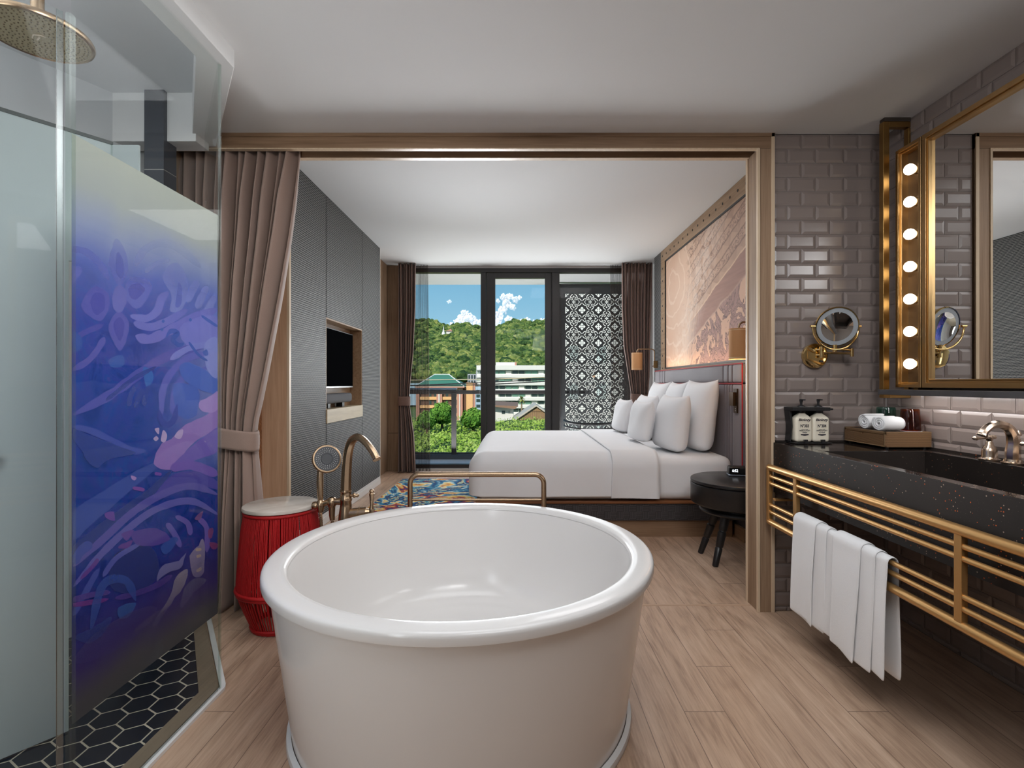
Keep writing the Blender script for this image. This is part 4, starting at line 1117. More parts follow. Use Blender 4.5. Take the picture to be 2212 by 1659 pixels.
# ------------------------------------------------------------------ basin tap
t = thing('basin_tap', 'champagne bronze widespread basin tap on the back edge of the counter', 'tap', (1.905, 1.958, .893))
bs = (1.905, 1.958)
sp = spline([(1.905, bs[1], .90), (1.905, bs[1], .94), (1.908, bs[1], .975), (1.900, bs[1], 1.012), (1.878, bs[1], 1.037), (1.846, bs[1], 1.045), (1.815, bs[1], 1.036), (1.795, bs[1], 1.018), (1.786, bs[1], 1.002)], 6)
k = len(sp); rad = [lerp(.0235, .0150, sm(i / (k * .7))) for i in range(k)]; rad[-1] = .0175; rad[-2] = .0175; rad[-3] = .0165
obj('spout', MB().tube(sp, rad, 8).lathe([(0, .8935), (.036, .8935), (.036, .899), (.028, .903), (.026, .912), (.0, .914)], (bs[0], bs[1], 0), 30), m_nickel, t, 28)
obj('lift_knob', MB().tube([(1.925, bs[1], .97), (1.928, bs[1], 1.0)], .004, 8).lathe([(0, -.008), (.008, -.005), (.010, 0), (.006, .006), (.003, .014), (0, .016)], (1.928, bs[1], 1.006), 14), m_nickel, t, 50)
h0 = None
for yv in (2.055, 1.861):
    if h0 is None:
        b = MB().lathe([(0, .0005), (.036, .0005), (.036, .006), (.028, .010), (.0255, .016), (.0255, .035), (.021, .052), (.013, .062), (.012, .072), (.008, .078), (.0, .078)], (0, 0, 0), 26)
        h0 = obj('handle_base', b, m_nickel, t, 40, world=False)
        b = MB().lathe([(0, -.014), (.010, -.011), (.013, 0), (.010, .009), (0, .012)], (0, 0, .09), 18)
        b.tube([(.022, 0, .093), (0, 0, .093), (-.02, 0, .091), (-.042, 0, .088), (-.052, 0, .088), (-.062, 0, .089), (-.068, 0, .089)], [.008, .009, .006, .0055, .009, .0085, .003], 14)
        obj('lever', b, m_nickel, h0, 50, world=False); o = h0
    else: o = copy_tree(h0, t)
    o.location = (0, yv - 1.958, 0)
t.location.x -= .009
# ------------------------------------------------------------------ bed
m = M('white_bed_linen')
nz = m.noise(scale=500, detail=2); n2 = m.noise(scale=3.5, detail=3, dist=.5)
m.set(m.mix(n2, (.84, .835, .85, 1), (.89, .885, .90, 1)), .85, **{'Sheen Weight': .15}); m.bump(n2 * .8 + nz * .1, .12, .02); m_linen = m.mat
m_walnut = wood('brown_bed_trim', C(112, 70, 44), C(146, 96, 62), 'X', .35)
m = M('plaited_black_base')
x, y, z = m.xyz()
cellx, cellz = (x / .05), (z / .05); chk = ((cellx.floor() + cellz.floor()) * .5).frac().gt(.25)
lx, lz = (x / .0125).frac(), (z / .0125).frac()
st = chk * lx.ss(.1, .4) + (1.0 - chk) * lz.ss(.1, .4); nz = m.noise(scale=30)
m.set(m.mix(st * .7 + nz * .2, C(26, 25, 27), C(78, 74, 76)), .6); m.bump(st, .4, .004); m_plait = m.mat
t = thing('bed', 'king size bed with white sheet on a dark plaited base', 'bed', (.68, 4.96, 0))
obj('plinth', MB().box(.0, 4.02, 0, 1.69, 5.92, .13), m_oak_x, t)
obj('base', MB().box(-.30, 4.0, .13, 1.692, 5.935, .264), m_plait, t, bevel=.004)
obj('base_trim', MB().box(-.325, 3.985, .264, 1.692, 5.95, .287), m_walnut, t, bevel=.006)
obj('mattress', MB().softbox(-.325, 1.69, 3.995, 5.945, .287, .628, .07, 14), m_linen, t, 180, weld=True)
# headboard (fixed to the bed)
m = M('grey_headboard_fabric')
nz = m.noise(scale=1, detail=3, sc=(60, 260, 260)); n2 = m.noise(scale=2.5, detail=3)
m.set(m.mix(nz * .7 + n2 * .3, C(92, 86, 92), C(136, 126, 132)), .55, **{'Sheen Weight': .3}); m.bump(nz, .25, .003); m_hb = m.mat
HX0, HX1, HY0, HY1 = 1.70, 1.857, 3.845, 6.275
hb = obj('headboard', MB().box(HX0 + .03, HY0 + .005, .10, HX1, HY1 - .005, 1.345), pm('headboard_carcass', C(70, 66, 70), .7), t)
def cushions(name, ycuts, z0, z1):
    mb = MB()
    for a, b in zip(ycuts, ycuts[1:]): mb.softbox(HX0 - .012, HX0 + .06, a + .0005, b - .0005, z0, z1, .016, 5)
    obj(name, mb, m_hb, hb, 180)
def cuts(): return [HY0, 4.02, 4.10, 4.20, 5.86, 5.96, 6.05, HY1]
cushions('upper_cushion', cuts(), 1.208, 1.352)
cushions('lower_cushion', [HY0, 4.02, 4.07, 4.12, 4.17, 5.9, 5.96, 6.02, HY1], .30, 1.198)
m_pip = pm('red_piping', C(176, 14, 30), .5, var=.1, scale=80)
b = MB()
for z0, z1 in ((1.206, 1.354), (.28, 1.200)):
    b.tube([(HX0 - .010, HY0 - .002, z0), (HX0 - .010, HY0 - .002, z1), (HX0 - .010, HY1, z1)], .0046, 8)
b.tube([(HX0 - .012, HY0, 1.203), (HX0 - .012, HY1, 1.203)], .0042, 8)
obj('piping', b, m_pip, hb, 60)
obj('skirting', MB().box(1.71, HY0 + .01, 0, 1.857, 4.03, .10), m_oak_y, t, bevel=.002)
# duvet and turned down sheet
def shell(x0, x1, cx0, cx1, y0, y1, z0, z1, r):
    mb = MB().softbox(x0, x1, y0, y1, z0 - .2, z1, r, 26, lambda w: Vector((max(cx0, min(cx1, w.x)), w.y + (.012 * math.sin(w.x * 5 + 1) + .006 * math.sin(w.x * 13)) * max(0, (z1 - .12 - w.z)) / .3 * (1 if w.y > 5 else -1), max(z0, w.z + .004 * math.sin(w.x * 4) * math.sin(w.y * 3.3)))))
    keep = []
    for f in mb.f:
        vs = [Vector(mb.v[i]) for i in f]
        c = sum(vs, Vector()) / len(vs)
        ar = (vs[1] - vs[0]).cross(vs[2] - vs[0]).length + (vs[2] - vs[0]).cross(vs[-1] - vs[0]).length
        if ar > 1e-8 and c.x < cx1 - 1e-5 and (cx0 <= x0 or c.x > cx0 + 1e-5) and c.z > z0 + 1e-5: keep.append(f)
    mb.f = keep; mb.mi = [0] * len(keep); return mb
t = thing('duvet', 'smooth white duvet spread over the foot half of the bed', 'duvet', (.35, 4.96, .34))
o = obj('cover', shell(-.385, 1.4, -.385, 1.085, 3.955, 5.985, .325, .664, .135), m_linen, t, 180, weld=True); mod_solid(o, .008, -1)
o = obj('turned_down_band', shell(-.385, 1.6, .735, 1.095, 3.940, 5.998, .315, .681, .135), m_linen, t, 180, weld=True); mod_solid(o, .012, -1)
# pillows
def pillow_mb(w, h, th):
    n = 22
    b = MB()
    for sg in (-1, 1):
        def fn(u, v):
            U, W = -1 + 2 * u, -1 + 2 * v
            U = math.copysign(abs(U) ** .8, U); W = math.copysign(abs(W) ** .8, W)
            low = max(0.0, -W)
            e = (1 - abs(U) ** 3.2) * (1 - abs(W) ** (3.2 + 5 * low))
            tt = th / 2 * max(0, e) ** .58 * (1 + .12 * low)
            wr = .004 * math.sin(U * 3.1 + W * 2.2 + w * 9) * max(0, e) ** .5
            yy = w / 2 * U * (1 - .085 * (1 - W * W)) * (1 - .07 * low ** 4)
            zz = h / 2 * W * (1 - .085 * (1 - U * U) * (1 if W > 0 else .15)) + h * .045 * low ** 2 * abs(U) ** 3
            return (sg * (tt + wr * (1 if e > .01 else 0)), yy, zz)
        s = len(b.f); b.grid(fn, n, n)
        if sg < 0: b.f[s:] = [f[::-1] for f in b.f[s:]]
    return b
G = 'white pillows stacked against the headboard'
def pillow(label, x, y, w, h, th, lean, yaw, roll=0, zb=.628):
    o = obj('pillow', pillow_mb(w, h, th), m_linen, None, 180, weld=True)
    L = math.radians(lean)
    o.rotation_euler = (math.radians(roll), L, math.radians(yaw))
    o.location = (x + math.sin(L) * h / 2, y, zb + math.cos(L) * h / 2 + math.sin(L) * th * .16)
    tag(o, label, 'pillow', G)
pillow('large white square pillow in the back row, the one nearest the window', 1.515, 5.68, .60, .60, .19, 9, 2)
pillow('large white square pillow in the middle of the back row', 1.515, 5.06, .60, .60, .19, 9, -2)
pillow('large white square pillow in the back row, the one nearest the nightstand', 1.515, 4.44, .62, .61, .20, 9, 3)
pillow('medium white pillow standing in front of the one by the window', 1.30, 5.40, .56, .46, .19, 12, 4)
pillow('medium plump white pillow in front of the one nearest the nightstand', 1.285, 4.38, .54, .48, .20, 9, 6)
pillow('small white pillow in the front row, the far one by the window', 1.10, 5.50, .44, .355, .15, 11, 5, zb=.684)
pillow('small white pillow in the front row, the near one on the turned down sheet', 1.085, 4.60, .42, .365, .15, 9, 8, zb=.684)

# ------------------------------------------------------------------ headboard switch plate
o = thing('switch_plate', 'dark bronze switch and socket plate on the headboard end', 'switch', (1.68, 3.94, .976))
m_plate = pm('dark_bronze_plate', C(62, 48, 34), .35, .7)
obj('plate', MB().box(1.675, 3.905, .976, 1.6865, 3.965, 1.162), m_plate, o, bevel=.001)
obj('reading_light', MB().box(1.655, 3.925, 1.03, 1.676, 3.995, 1.135), pm('bronze_block', C(84, 64, 42), .35, .7), o, bevel=.002)
m_wbtn = pm('white_button', (.8, .8, .8, 1), .4)
for zz in (1.005, .990): obj('button', MB().box(1.674, 3.925, zz, 1.6765, 3.932, zz + .007), m_wbtn, o)

# ------------------------------------------------------------------ wall art
t = thing('wall_art', 'large peach and mauve carved relief print in a riveted oak frame', 'wall art', (1.80, 4.6, 1.36))
AX, AY0, AY1, AZ0, AZ1 = 1.778, 2.86, 6.333, 1.36, 2.829
mb = MB(); mb.box(AX, AY0, AZ1 - .144, 1.859, AY1, AZ1); mb.box(AX, AY1 - .16, AZ0, 1.859, AY1, AZ1 - .144); mb.box(AX, AY0, AZ0, 1.859, AY1 - .16, AZ0 + .018); mb.box(AX, AY0, AZ0, 1.859, AY0 + .1, AZ1 - .144)
obj('frame', mb, m_oak_y, t, bevel=.002)
mb = MB(); frame(mb, AY0 + .1, AY1 - .16, AZ0 + .018, AZ1 - .144, .016, AX + .004, 1.858)
obj('inner_frame', mb, m_black, t)
rivs = []
yy = AY1 - .08
while yy > AY0:
    rivs.append((AX, yy, AZ1 - .072)); yy -= .152
for i in range(1, 10): rivs.append((AX, AY1 - .08, AZ1 - .072 - i * .152))
m_rivet = pm('black_rivet', C(30, 24, 20), .5)
for c_ in rivs: obj('rivet', MB().lathe([(0, -.004), (.011, -.003), (.012, .001)], c_, 10, 'X'), m_rivet, t)
m = M('carved_relief_print')
x, y, z = m.xyz()   # local to (1.8, 4.6, 1.36)
u = (1.575 - y) / 3.0; v = z / 1.33          # u: window side 0 -> bathroom side 1
warp = m.noise(scale=2.2, detail=5, dist=1.5); w2 = m.noise(scale=5.5, detail=6, rough=.6, dist=2.2); w3 = m.noise(scale=1.1, detail=3, dist=2.5)
d = v - u * .75 + (warp - .5) * .05          # diagonal bands climbing to the bathroom side
wC = m.noise(scale=3.4, detail=4, rough=.55, dist=2.6)
grad = m.ramp(u * .8 + (warp - .5) * .35, [(0, C(214, 174, 148)), (.28, C(220, 188, 164)), (.42, C(206, 170, 148)), (.6, C(188, 150, 130)), (.9, C(180, 138, 122))])
fade = (u + (w2 - .5) * .3).ss(.24, .36)
zA = d.ss(.15, .17) * fade; zB = (1.0 - d.ss(-.03, -.01)) * fade; zP = d.ss(-.02, .0) * (1.0 - d.ss(.145, .16)) * fade
sv = u * 1.0 + v * .35
row = d * 14.0; rf = row.frac(); tri = ((sv * 13.0 + row.floor() * .5).frac() - .5).absv() * 2.0
trm = tri.lt(rf) * (row.floor() * .5).frac().lt(.25)
lin_ = (rf.lt(.10) + rf.gt(.93)).mn(1.0)
scr = ((w2 * 7.0 + wC * 5.0).frac() - .5).absv().lt(.16) * (row.floor() * .5).frac().gt(.25)
col = m.mix(zA * .55, grad, C(186, 148, 122))
col = m.mix(zA * trm * .8, col, m.mix(warp, C(128, 96, 86), C(222, 182, 152)))
col = m.mix(zA * scr * .75, col, C(118, 86, 78)); col = m.mix(zA * lin_ * .6, col, C(112, 80, 70))
grn = m.noise(scale=1, detail=3, sc=(1, 3, 40))
col = m.mix(zP * .85, col, m.mix(grn, C(134, 92, 82), C(176, 130, 114)))
edge = (d - .15).absv().lt(.006) * fade; col = m.mix(edge * .8, col, C(226, 192, 160))
cut = wC.gt(.53); out_ = (wC - .53).absv().lt(.022) + (wC - .44).absv().lt(.012)
col = m.mix(zB * .8, col, m.mix(w2, C(150, 108, 104), C(178, 136, 126)))
col = m.mix(zB * cut * .9, col, C(222, 178, 150)); col = m.mix(zB * out_.mn(1.0) * .8, col, C(98, 70, 68))
ru, rv = u - .10, (v - .72) * .5
rd = (ru * ru + rv * rv).m('SQRT') + (w3 - .5) * .10
swl = (rd * 16.0).frac().lt(.16) * (1.0 - u.ss(.26, .40)); col = m.mix(swl * .4, col, C(238, 214, 194))
mist = (1.0 - (u - .33 + (v - .5) * -.35).absv().ss(.0, .16)) * (w2).ss(.35, .6); col = m.mix(mist * .45, col, C(240, 222, 208))
car = zB * cut + zA * trm; bl = zA * lin_
m.set(col, .6); m.bump(car * 1.0 - bl * .5, .5, .01)
obj('print', MB().box(AX + .014, AY0 + .11, AZ0 + .03, 1.85, AY1 - .17, AZ1 - .15), m.mat, t)

# ------------------------------------------------------------------ wall lamps
m_shade = pm('tan_lamp_shade', C(196, 146, 100), .7, var=.06, scale=300, **{'Emission Color': C(210, 140, 80), 'Emission Strength': .06})
m_shade_edge = pm('shade_stitching', C(226, 196, 156), .6)
def wall_lamp(label, x, y):
    t = thing('wall_lamp', label, 'lamp', (x, y, 1.376), 'wall lamps over the bed')
    o = obj('lamp_shade', MB().lathe([(.064, 1.378), (.067, 1.376), (.068, 1.378), (.068, 1.592), (.067, 1.594), (.064, 1.592), (.064, 1.378)], (x, y, 0), 40).lathe([(0, 1.586), (.064, 1.586)], (x, y, 0), 40), m_shade, t, 40)
    for zz in (1.384, 1.580): obj('edge_stitch', MB().lathe([(.0686, zz), (.0692, zz + .002), (.0686, zz + .004)], (x, y, 0), 40), m_shade_edge, o, 40)
    pts = [(x, y, 1.585), (x, y, 1.605)] + arc((x + .035, y, 1.605), .035, 180, 90, 6)[1:]
    xe = 1.745
    pts += arc((xe - .04, y, 1.60), .04, 90, 0, 6) + [(xe, y, 1.47), (xe, y, 1.41)]
    obj('arm', MB().tube(pts, .0075, 12), m_bronze, t, 60)
    obj('wall_bracket', MB().box(xe - .012, y - .012, 1.40, xe + .040, y + .012, 1.49).tube([(xe - .03, y, 1.425), (xe, y, 1.425)], .006, 10), m_brass_dark, t, bevel=.002)
    obj('bulb', MB().sphere((x, y, 1.48), .026, 14, 10), emis('warm_lamp_bulb', (1, .72, .42, 1), 6), t, 180)
wall_lamp('tan fabric wall lamp by the window curtain', 1.522, 6.50)
wall_lamp('tan fabric wall lamp half hidden by the oak door jamb', 1.585, 3.66)

# ------------------------------------------------------------------ nightstand and clock
NX, NY = 1.515, 3.495
m_nblack = pm('black_stained_wood', C(28, 27, 28), .32, var=.12, scale=30, sc=(1, 12, 1))
t = thing('nightstand', 'round black bedside table on splayed turned legs', 'nightstand', (NX, NY, 0))
obj('tabletop', MB().lathe([(0, .526), (.309, .526), (.314, .530), (.315, .540), (.313, .548), (.306, .551), (0, .551)], (NX, NY, 0), 72), m_nblack, t, 40)
obj('drum', MB().lathe([(0, .385), (.300, .385), (.311, .392), (.315, .402), (.315, .520), (.308, .525), (.302, .526)], (NX, NY, 0), 72), m_nblack, t, 40)
obj('neck', MB().lathe([(.20, .352), (.20, .386)], (NX, NY, 0), 48), m_nblack, t, 40)
obj('lower_disc', MB().lathe([(0, .326), (.235, .326), (.252, .332), (.258, .342), (.252, .352), (0, .354)], (NX, NY, 0), 64), m_nblack, t, 40)
def leg(a):
    p0 = Vector((NX + .14 * math.cos(a), NY + .14 * math.sin(a), .33)); p1 = Vector((NX + .255 * math.cos(a), NY + .255 * math.sin(a), .0))
    b = MB(); ks = [0, .02, .30, .32, .325, .345, .36, .62, .635, .64, .66, .97, .995, 1]
    rs = [.030, .030, .027, .024, .0225, .0225, .027, .024, .021, .020, .0235, .0195, .018, .015]
    b.tube([p0.lerp(p1, k) for k in ks], rs, 18)
    return b
for a in (math.radians(148), math.radians(212), math.radians(20)): obj('leg', leg(a), m_nblack, t, 40)
KX, KY = 1.56, 3.63
t = thing('alarm_clock', 'small black digital clock on the round nightstand', 'clock', (KX, KY, .551))
b = MB().softbox(-.062, .062, -.045, .045, 0, .064, .014, 5)
q = Matrix.Translation((KX, KY, .5525)) @ Matrix.Rotation(math.radians(-12), 4, 'Z')
obj('case', b.xf(q), pm('clock_black', C(18, 18, 20), .35), t, 180, weld=True)
obj('base_band', MB().softbox(-.064, .064, -.047, .047, -.001, .010, .005, 3).xf(q), pm('clock_silver', C(150, 160, 176), .3, .6), t, 180, weld=True)
obj('display', MB().add([(-.056, -.0457, .016), (.01, -.0457, .016), (.01, -.0457, .056), (-.056, -.0457, .056)], [(0, 1, 2, 3)]).xf(q), pm('display_black', C(8, 8, 10), .15), t)
b = text_mb('6:52', .028, .0004, .0006, .82).xf(Matrix(((1, 0, 0, -.022), (0, 0, -1, -.0462), (0, 1, 0, .037), (0, 0, 0, 1)))).xf(q)
obj('digits', b, emis('clock_digits', (.9, .95, 1, 1), 1.6), t)

# ------------------------------------------------------------------ television and soundbar
t = thing('television', 'flat black television hung in the wall niche', 'television', (-1.70, 4.9, 1.16))
obj('cabinet', MB().box(-1.745, 4.436, 1.163, -1.712, 5.335, 1.712), m_black, t, bevel=.003)
obj('screen', MB().box(-1.713, 4.446, 1.178, -1.7095, 5.325, 1.703), pm('black_screen', C(12, 13, 15), .5, var=.05, **{'Specular IOR Level': 0.0}), t)
obj('bottom_bezel', MB().box(-1.713, 4.436, 1.163, -1.7085, 5.335, 1.175), pm('silver_bezel', C(150, 150, 152), .3, .8), t)
obj('wall_mount', MB().box(-1.777, 4.75, 1.3, -1.745, 5.05, 1.55), m_black, t)
t = thing('soundbar', 'grey fabric soundbar below the television', 'speaker', (-1.71, 4.8, 1.02))
obj('body', MB().softbox(-1.765, -1.665, 4.438, 5.18, 1.02, 1.11, .026, 6), pm('grey_speaker_cloth', C(84, 84, 88), .8, var=.1, scale=300), t, 180, weld=True)
for ya in (4.6, 4.98): obj('stand', MB().box(-1.76, ya, .977, -1.70, ya + .06, 1.025), m_black, t)

# ------------------------------------------------------------------ rug
m = M('swirl_pattern_rug')
x, y, z = m.xyz()
nA = m.noise(scale=1.15, detail=3, rough=.5, dist=2.4); nB = m.noise(scale=3.6, detail=4, dist=2.0, rough=.6); nC = m.noise(scale=140, detail=1)
f = ((nA * 3.6 + nB * .9 + (nC - .5) * .16)).frac()
col = m.ramp(f, [(0, C(28, 52, 98)), (.10, C(34, 92, 140)), (.19, C(60, 140, 168)), (.27, C(170, 200, 212)), (.33, C(236, 222, 178)), (.41, C(240, 196, 96)), (.49, C(226, 150, 80)), (.55, C(160, 54, 74)), (.64, C(112, 44, 84)), (.72, C(40, 50, 96)), (.81, C(44, 110, 156)), (.88, C(96, 170, 176)), (.94, C(226, 208, 150))], 'CONSTANT')
m.set(col, .95); m.bump(nC, .4, .006)
o = obj('rug', MB().box(-1.435, 4.12, 0, -.015, 6.42, .011), m.mat, None, bevel=.003)
tag(o, 'multicoloured swirl patterned rug on the bedroom floor beside the bed', 'rug')

# ------------------------------------------------------------------ window curtains
t = thing('curtain', 'brown tied back curtain at the window on the television side', 'curtain', (-1.5, 6.95, 0))
o = curtain('drape', '', m_curt2, 6.93, [(0, -1.60), (1.0, -1.602), (2.8, -1.612)], [(0, -1.36), (.5, -1.385), (.96, -1.455), (1.1, -1.45), (1.6, -1.40), (2.2, -1.375), (2.8, -1.372)], (.008, 2.826), 6.5,
        [(0, .055), (.6, .042), (.97, .026), (1.4, .035), (2.8, .034)], seed=5, parent=t, nu=150)
mod_solid(o, .003)
mod_solid(obj('tieback', band(-1.612, -1.447, 6.93, .048, .965, .125, 0), m_curt2, t, 180), .004)
t = thing('curtain', 'brown tied back curtain at the window on the bed side', 'curtain', (1.62, 6.95, 0))
o = curtain('drape', '', m_curt2, 6.90, [(0, 1.50), (.98, 1.545), (1.2, 1.51), (1.7, 1.43), (2.2, 1.405), (2.8, 1.402)], [(0, 1.80), (.98, 1.755), (1.3, 1.78), (2.8, 1.825)], (.008, 2.826), 9.5,
        [(0, .05), (.95, .03), (1.5, .038), (2.8, .036)], seed=8, parent=t, nu=200)
mod_solid(o, .003)
mod_solid(obj('tieback', band(1.53, 1.77, 6.90, .052, .985, .15, -.012), m_curt2, t, 180), .004)
def sheer_mat(name, c):
    m = M(name); x, y, z = m.xyz()
    nz = m.noise(scale=1, detail=3, sc=(120, 120, .8))
    tr = m.n('ShaderNodeBsdfTransparent'); mx = m.n('ShaderNodeMixShader'); m.set(m.mix(nz, c, tuple(v * 1.6 for v in c[:3]) + (1,)), .9)
    f = nz.ss(.3, .75) * .42 + .36
    m.t.links.new(f.o, mx.inputs[0]); m.t.links.new(tr.outputs[0], mx.inputs[1]); m.t.links.new(m.b.outputs[0], mx.inputs[2]); m.t.links.new(mx.outputs[0], m.out.inputs[0])
    return m.mat
m_sheer = sheer_mat('brown_sheer', C(58, 45, 36))
o = curtain('sheer_curtain', '', m_sheer, 7.02, [(0, -1.58), (2.8, -1.58)], [(0, -1.185), (2.8, -1.222)], (.008, 2.826), 8.5, [(0, .024), (2.8, .02)], seed=11, nu=180)
tag(o, 'translucent brown sheer gathered beside the left window pane', 'sheer curtain')
o = curtain('sheer_curtain', '', m_sheer, 7.02, [(0, 1.30), (2.8, 1.272)], [(0, 1.62), (2.8, 1.56)], (.008, 2.826), 8.5, [(0, .024), (2.8, .02)], seed=13, nu=180)
tag(o, 'translucent brown sheer gathered in front of the patterned screen', 'sheer curtain')
# ------------------------------------------------------------------ balcony things
t = thing('balcony_railing', 'dark steel balcony railing beyond the window', 'railing', (-.3, 8.3, -.02))
obj('top_rail', MB().box(-2.2, 8.27, 1.035, 1.2, 8.335, 1.095), m_alu, t, bevel=.003)
obj('cap_plate', MB().box(-2.2, 8.24, 1.11, -.975, 8.36, 1.135).box(-2.2, 8.28, 1.09, -.985, 8.32, 1.115), pm('blue_grey_cap', C(92, 108, 124), .3, .4), t, bevel=.003)
obj('post', MB().box(-1.062, 8.265, -.02, -.985, 8.34, 1.06), m_alu, t, bevel=.003)
obj('post', MB().box(.62, 8.265, -.02, .69, 8.34, 1.06), m_alu, t, bevel=.003)
obj('bottom_rail', MB().box(-2.2, 8.285, .065, .7, 8.32, .088), m_alu, t, bevel=.002)
# ornamental screen: holes cut in a steel sheet (filled 2D curve)
def flip(P, sx, sz): return [(p[0] * sx, p[1] * sz) for p in P]
def ribbon(pts, w):
    P = spline([(p[0], p[1], 0) for p in pts], 5); n = len(P); L, Q = [], []
    for i, p in enumerate(P):
        d = (P[min(i + 1, n - 1)] - P[max(i - 1, 0)]).normalized(); nn = Vector((-d.y, d.x, 0))
        L.append((p + nn * w / 2)[:2]); Q.append((p - nn * w / 2)[:2])
    return L + Q[::-1]
outer = ribbon([(.052, .462), (.13, .425), (.195, .35), (.212, .27), (.203, .222)], .042)
outer2 = ribbon([(.232, .206), (.27, .212), (.35, .196), (.425, .13), (.462, .052)], .042)
curl = ribbon([(.186, .178), (.165, .140), (.120, .122), (.075, .145), (.062, .185), (.085, .215), (.112, .205)], .036)
bud = [(.095, .250), (.130, .240), (.160, .205), (.165, .240), (.140, .275), (.110, .300), (.085, .320), (.080, .285)]
curl2 = [(b_, a_) for a_, b_ in curl]; bud2 = [(b_, a_) for a_, b_ in bud]
curl = [p for p in curl]
dia = [(0, .255), (.026, .30), (.05, .325), (.026, .35), (0, .395), (-.026, .35), (-.05, .325), (-.026, .30)]
crossp = []
for k in range(4):
    a = PI / 2 * k
    for px_, pz in ((.012, .018), (.030, .062), (.046, .085), (.018, .098), (0, .112), (-.018, .098), (-.046, .085), (-.030, .062), (-.012, .018)):
        crossp.append((px_ * math.cos(a) - pz * math.sin(a), px_ * math.sin(a) + pz * math.cos(a)))
big = []
for k in range(4):
    a = PI / 2 * k
    for px_, pz in ((.034, .034), (.026, .075), (.040, .092), (.066, .086), (.088, .108), (.086, .135), (.062, .150), (.050, .176), (0, .218), (-.050, .176), (-.062, .150), (-.086, .135), (-.088, .108), (-.066, .086), (-.040, .092), (-.026, .075)):
        big.append((px_ * math.cos(a) - pz * math.sin(a), px_ * math.sin(a) + pz * math.cos(a)))
motif = []
for sx in (1, -1):
    for sz in (1, -1):
        for s_ in (outer, outer2): motif.append(flip(s_, sx, sz))
        for s_ in (curl, bud): motif.append(flip(s_, sx, sz))
        motif.append(flip(bud2, sx, sz)); 
motif += [dia, flip(dia, 1, -1), [(b_, a_) for a_, b_ in dia], [(-b_, a_) for a_, b_ in dia], crossp]
p_ = .2635; LX0, LX1, LZ0, LZ1 = .775, 1.72, .02, 2.643
holes = []
for i in range(4):
    for j in range(10):
        cx_, cz_ = LX0 + .515 * p_ + i * p_, LZ1 - .49 * p_ - j * p_
        for h in motif:
            q = [(cx_ + a * p_, cz_ + b * p_) for a, b in h]
            if min(a for a, b in q) > LX0 and max(a for a, b in q) < LX1 and min(b for a, b in q) > LZ0: holes.append(q)
for i in range(5):
    for j in range(11):
        cx_, cz_ = LX0 + .015 * p_ + i * p_, LZ1 + .01 * p_ - j * p_
        q = [(cx_ + a * p_, cz_ + b * p_) for a, b in big]
        for a, b in (((LX0, LZ0), (LX1, LZ0)), ((LX1, LZ0), (LX1, LZ1)), ((LX1, LZ1), (LX0, LZ1)), ((LX0, LZ1), (LX0, LZ0))):
            q = clip(q, a, b)
            if len(q) < 3: break
        if len(q) > 3: holes.append(q)
cu = bpy.data.curves.new('screen_curve', 'CURVE'); cu.dimensions = '2D'; cu.fill_mode = 'BOTH'; cu.extrude = .003
def addsp(pts):
    s = cu.splines.new('POLY'); s.points.add(len(pts) - 1); s.use_cyclic_u = True
    for k, (a, b) in enumerate(pts): s.points[k].co = (a, b, 0, 1)
addsp([(.70, -.02), (1.80, -.02), (1.80, 2.79), (.70, 2.79)])
for h in holes: addsp(h)
tmp = bpy.data.objects.new('tmp_screen', cu); COL.objects.link(tmp); bpy.context.view_layer.update()
me = bpy.data.meshes.new_from_object(tmp.evaluated_get(bpy.context.evaluated_depsgraph_get()))
mb = MB(); mb.add([(v.co.x, 8.225 - v.co.z, v.co.y) for v in me.vertices], [tuple(q.vertices) for q in me.polygons])
bpy.data.objects.remove(tmp); bpy.data.meshes.remove(me); bpy.data.curves.remove(cu)
t = thing('ornamental_screen', 'dark metal balcony screen cut with a white looking floral lattice', 'screen', (1.25, 8.23, -.02))
m_screen = pm('charcoal_steel', C(58, 60, 62), .45, .2, var=.08)
obj('cut_sheet', mb, m_screen, t)
mb = MB().box(.655, 8.20, -.02, .70, 8.26, 2.80); mb.box(1.80, 8.20, -.02, 1.84, 8.26, 2.80); mb.box(.655, 8.20, 2.785, 1.84, 8.26, 2.80)
obj('frame', mb, m_alu, t, bevel=.002)
t = thing('balcony_chair', 'black curved back balcony chair in front of the patterned screen', 'chair', (1.12, 7.78, -.02))
pts = [(1.12 + .40 * math.cos(a), 7.80 + .30 * math.sin(a), .64 - .035 * math.sin(-a) if a < 0 else .64) for a in [math.radians(-180 + 12 * i) for i in range(16)]]
obj('back_rail', MB().tube(pts, .022, 10), m_black, t, 60)
obj('second_rail', MB().tube([(p[0], p[1], p[2] - .075) for p in pts], .014, 10), m_black, t, 60)
obj('seat', MB().softbox(.84, 1.40, 7.56, 8.02, .34, .40, .025, 5), m_black, t, 180, weld=True)
for sx, sy in ((-.27, -.2), (.27, -.2), (-.27, .2), (.27, .2)): obj('leg', MB().tube([(1.12 + sx, 7.79 + sy, .36), (1.12 + sx * 1.2, 7.79 + sy * 1.15, -.02)], .013, 8), m_black, t, 60)
for k in (1, 5, 10, 14): obj('upright', MB().tube([Vector(pts[k]), Vector((1.12 + .26 * math.cos(math.radians(-180 + 12 * k)), 7.79 + .2 * math.sin(math.radians(-180 + 12 * k)), .36))], .010, 8), m_black, t, 60)

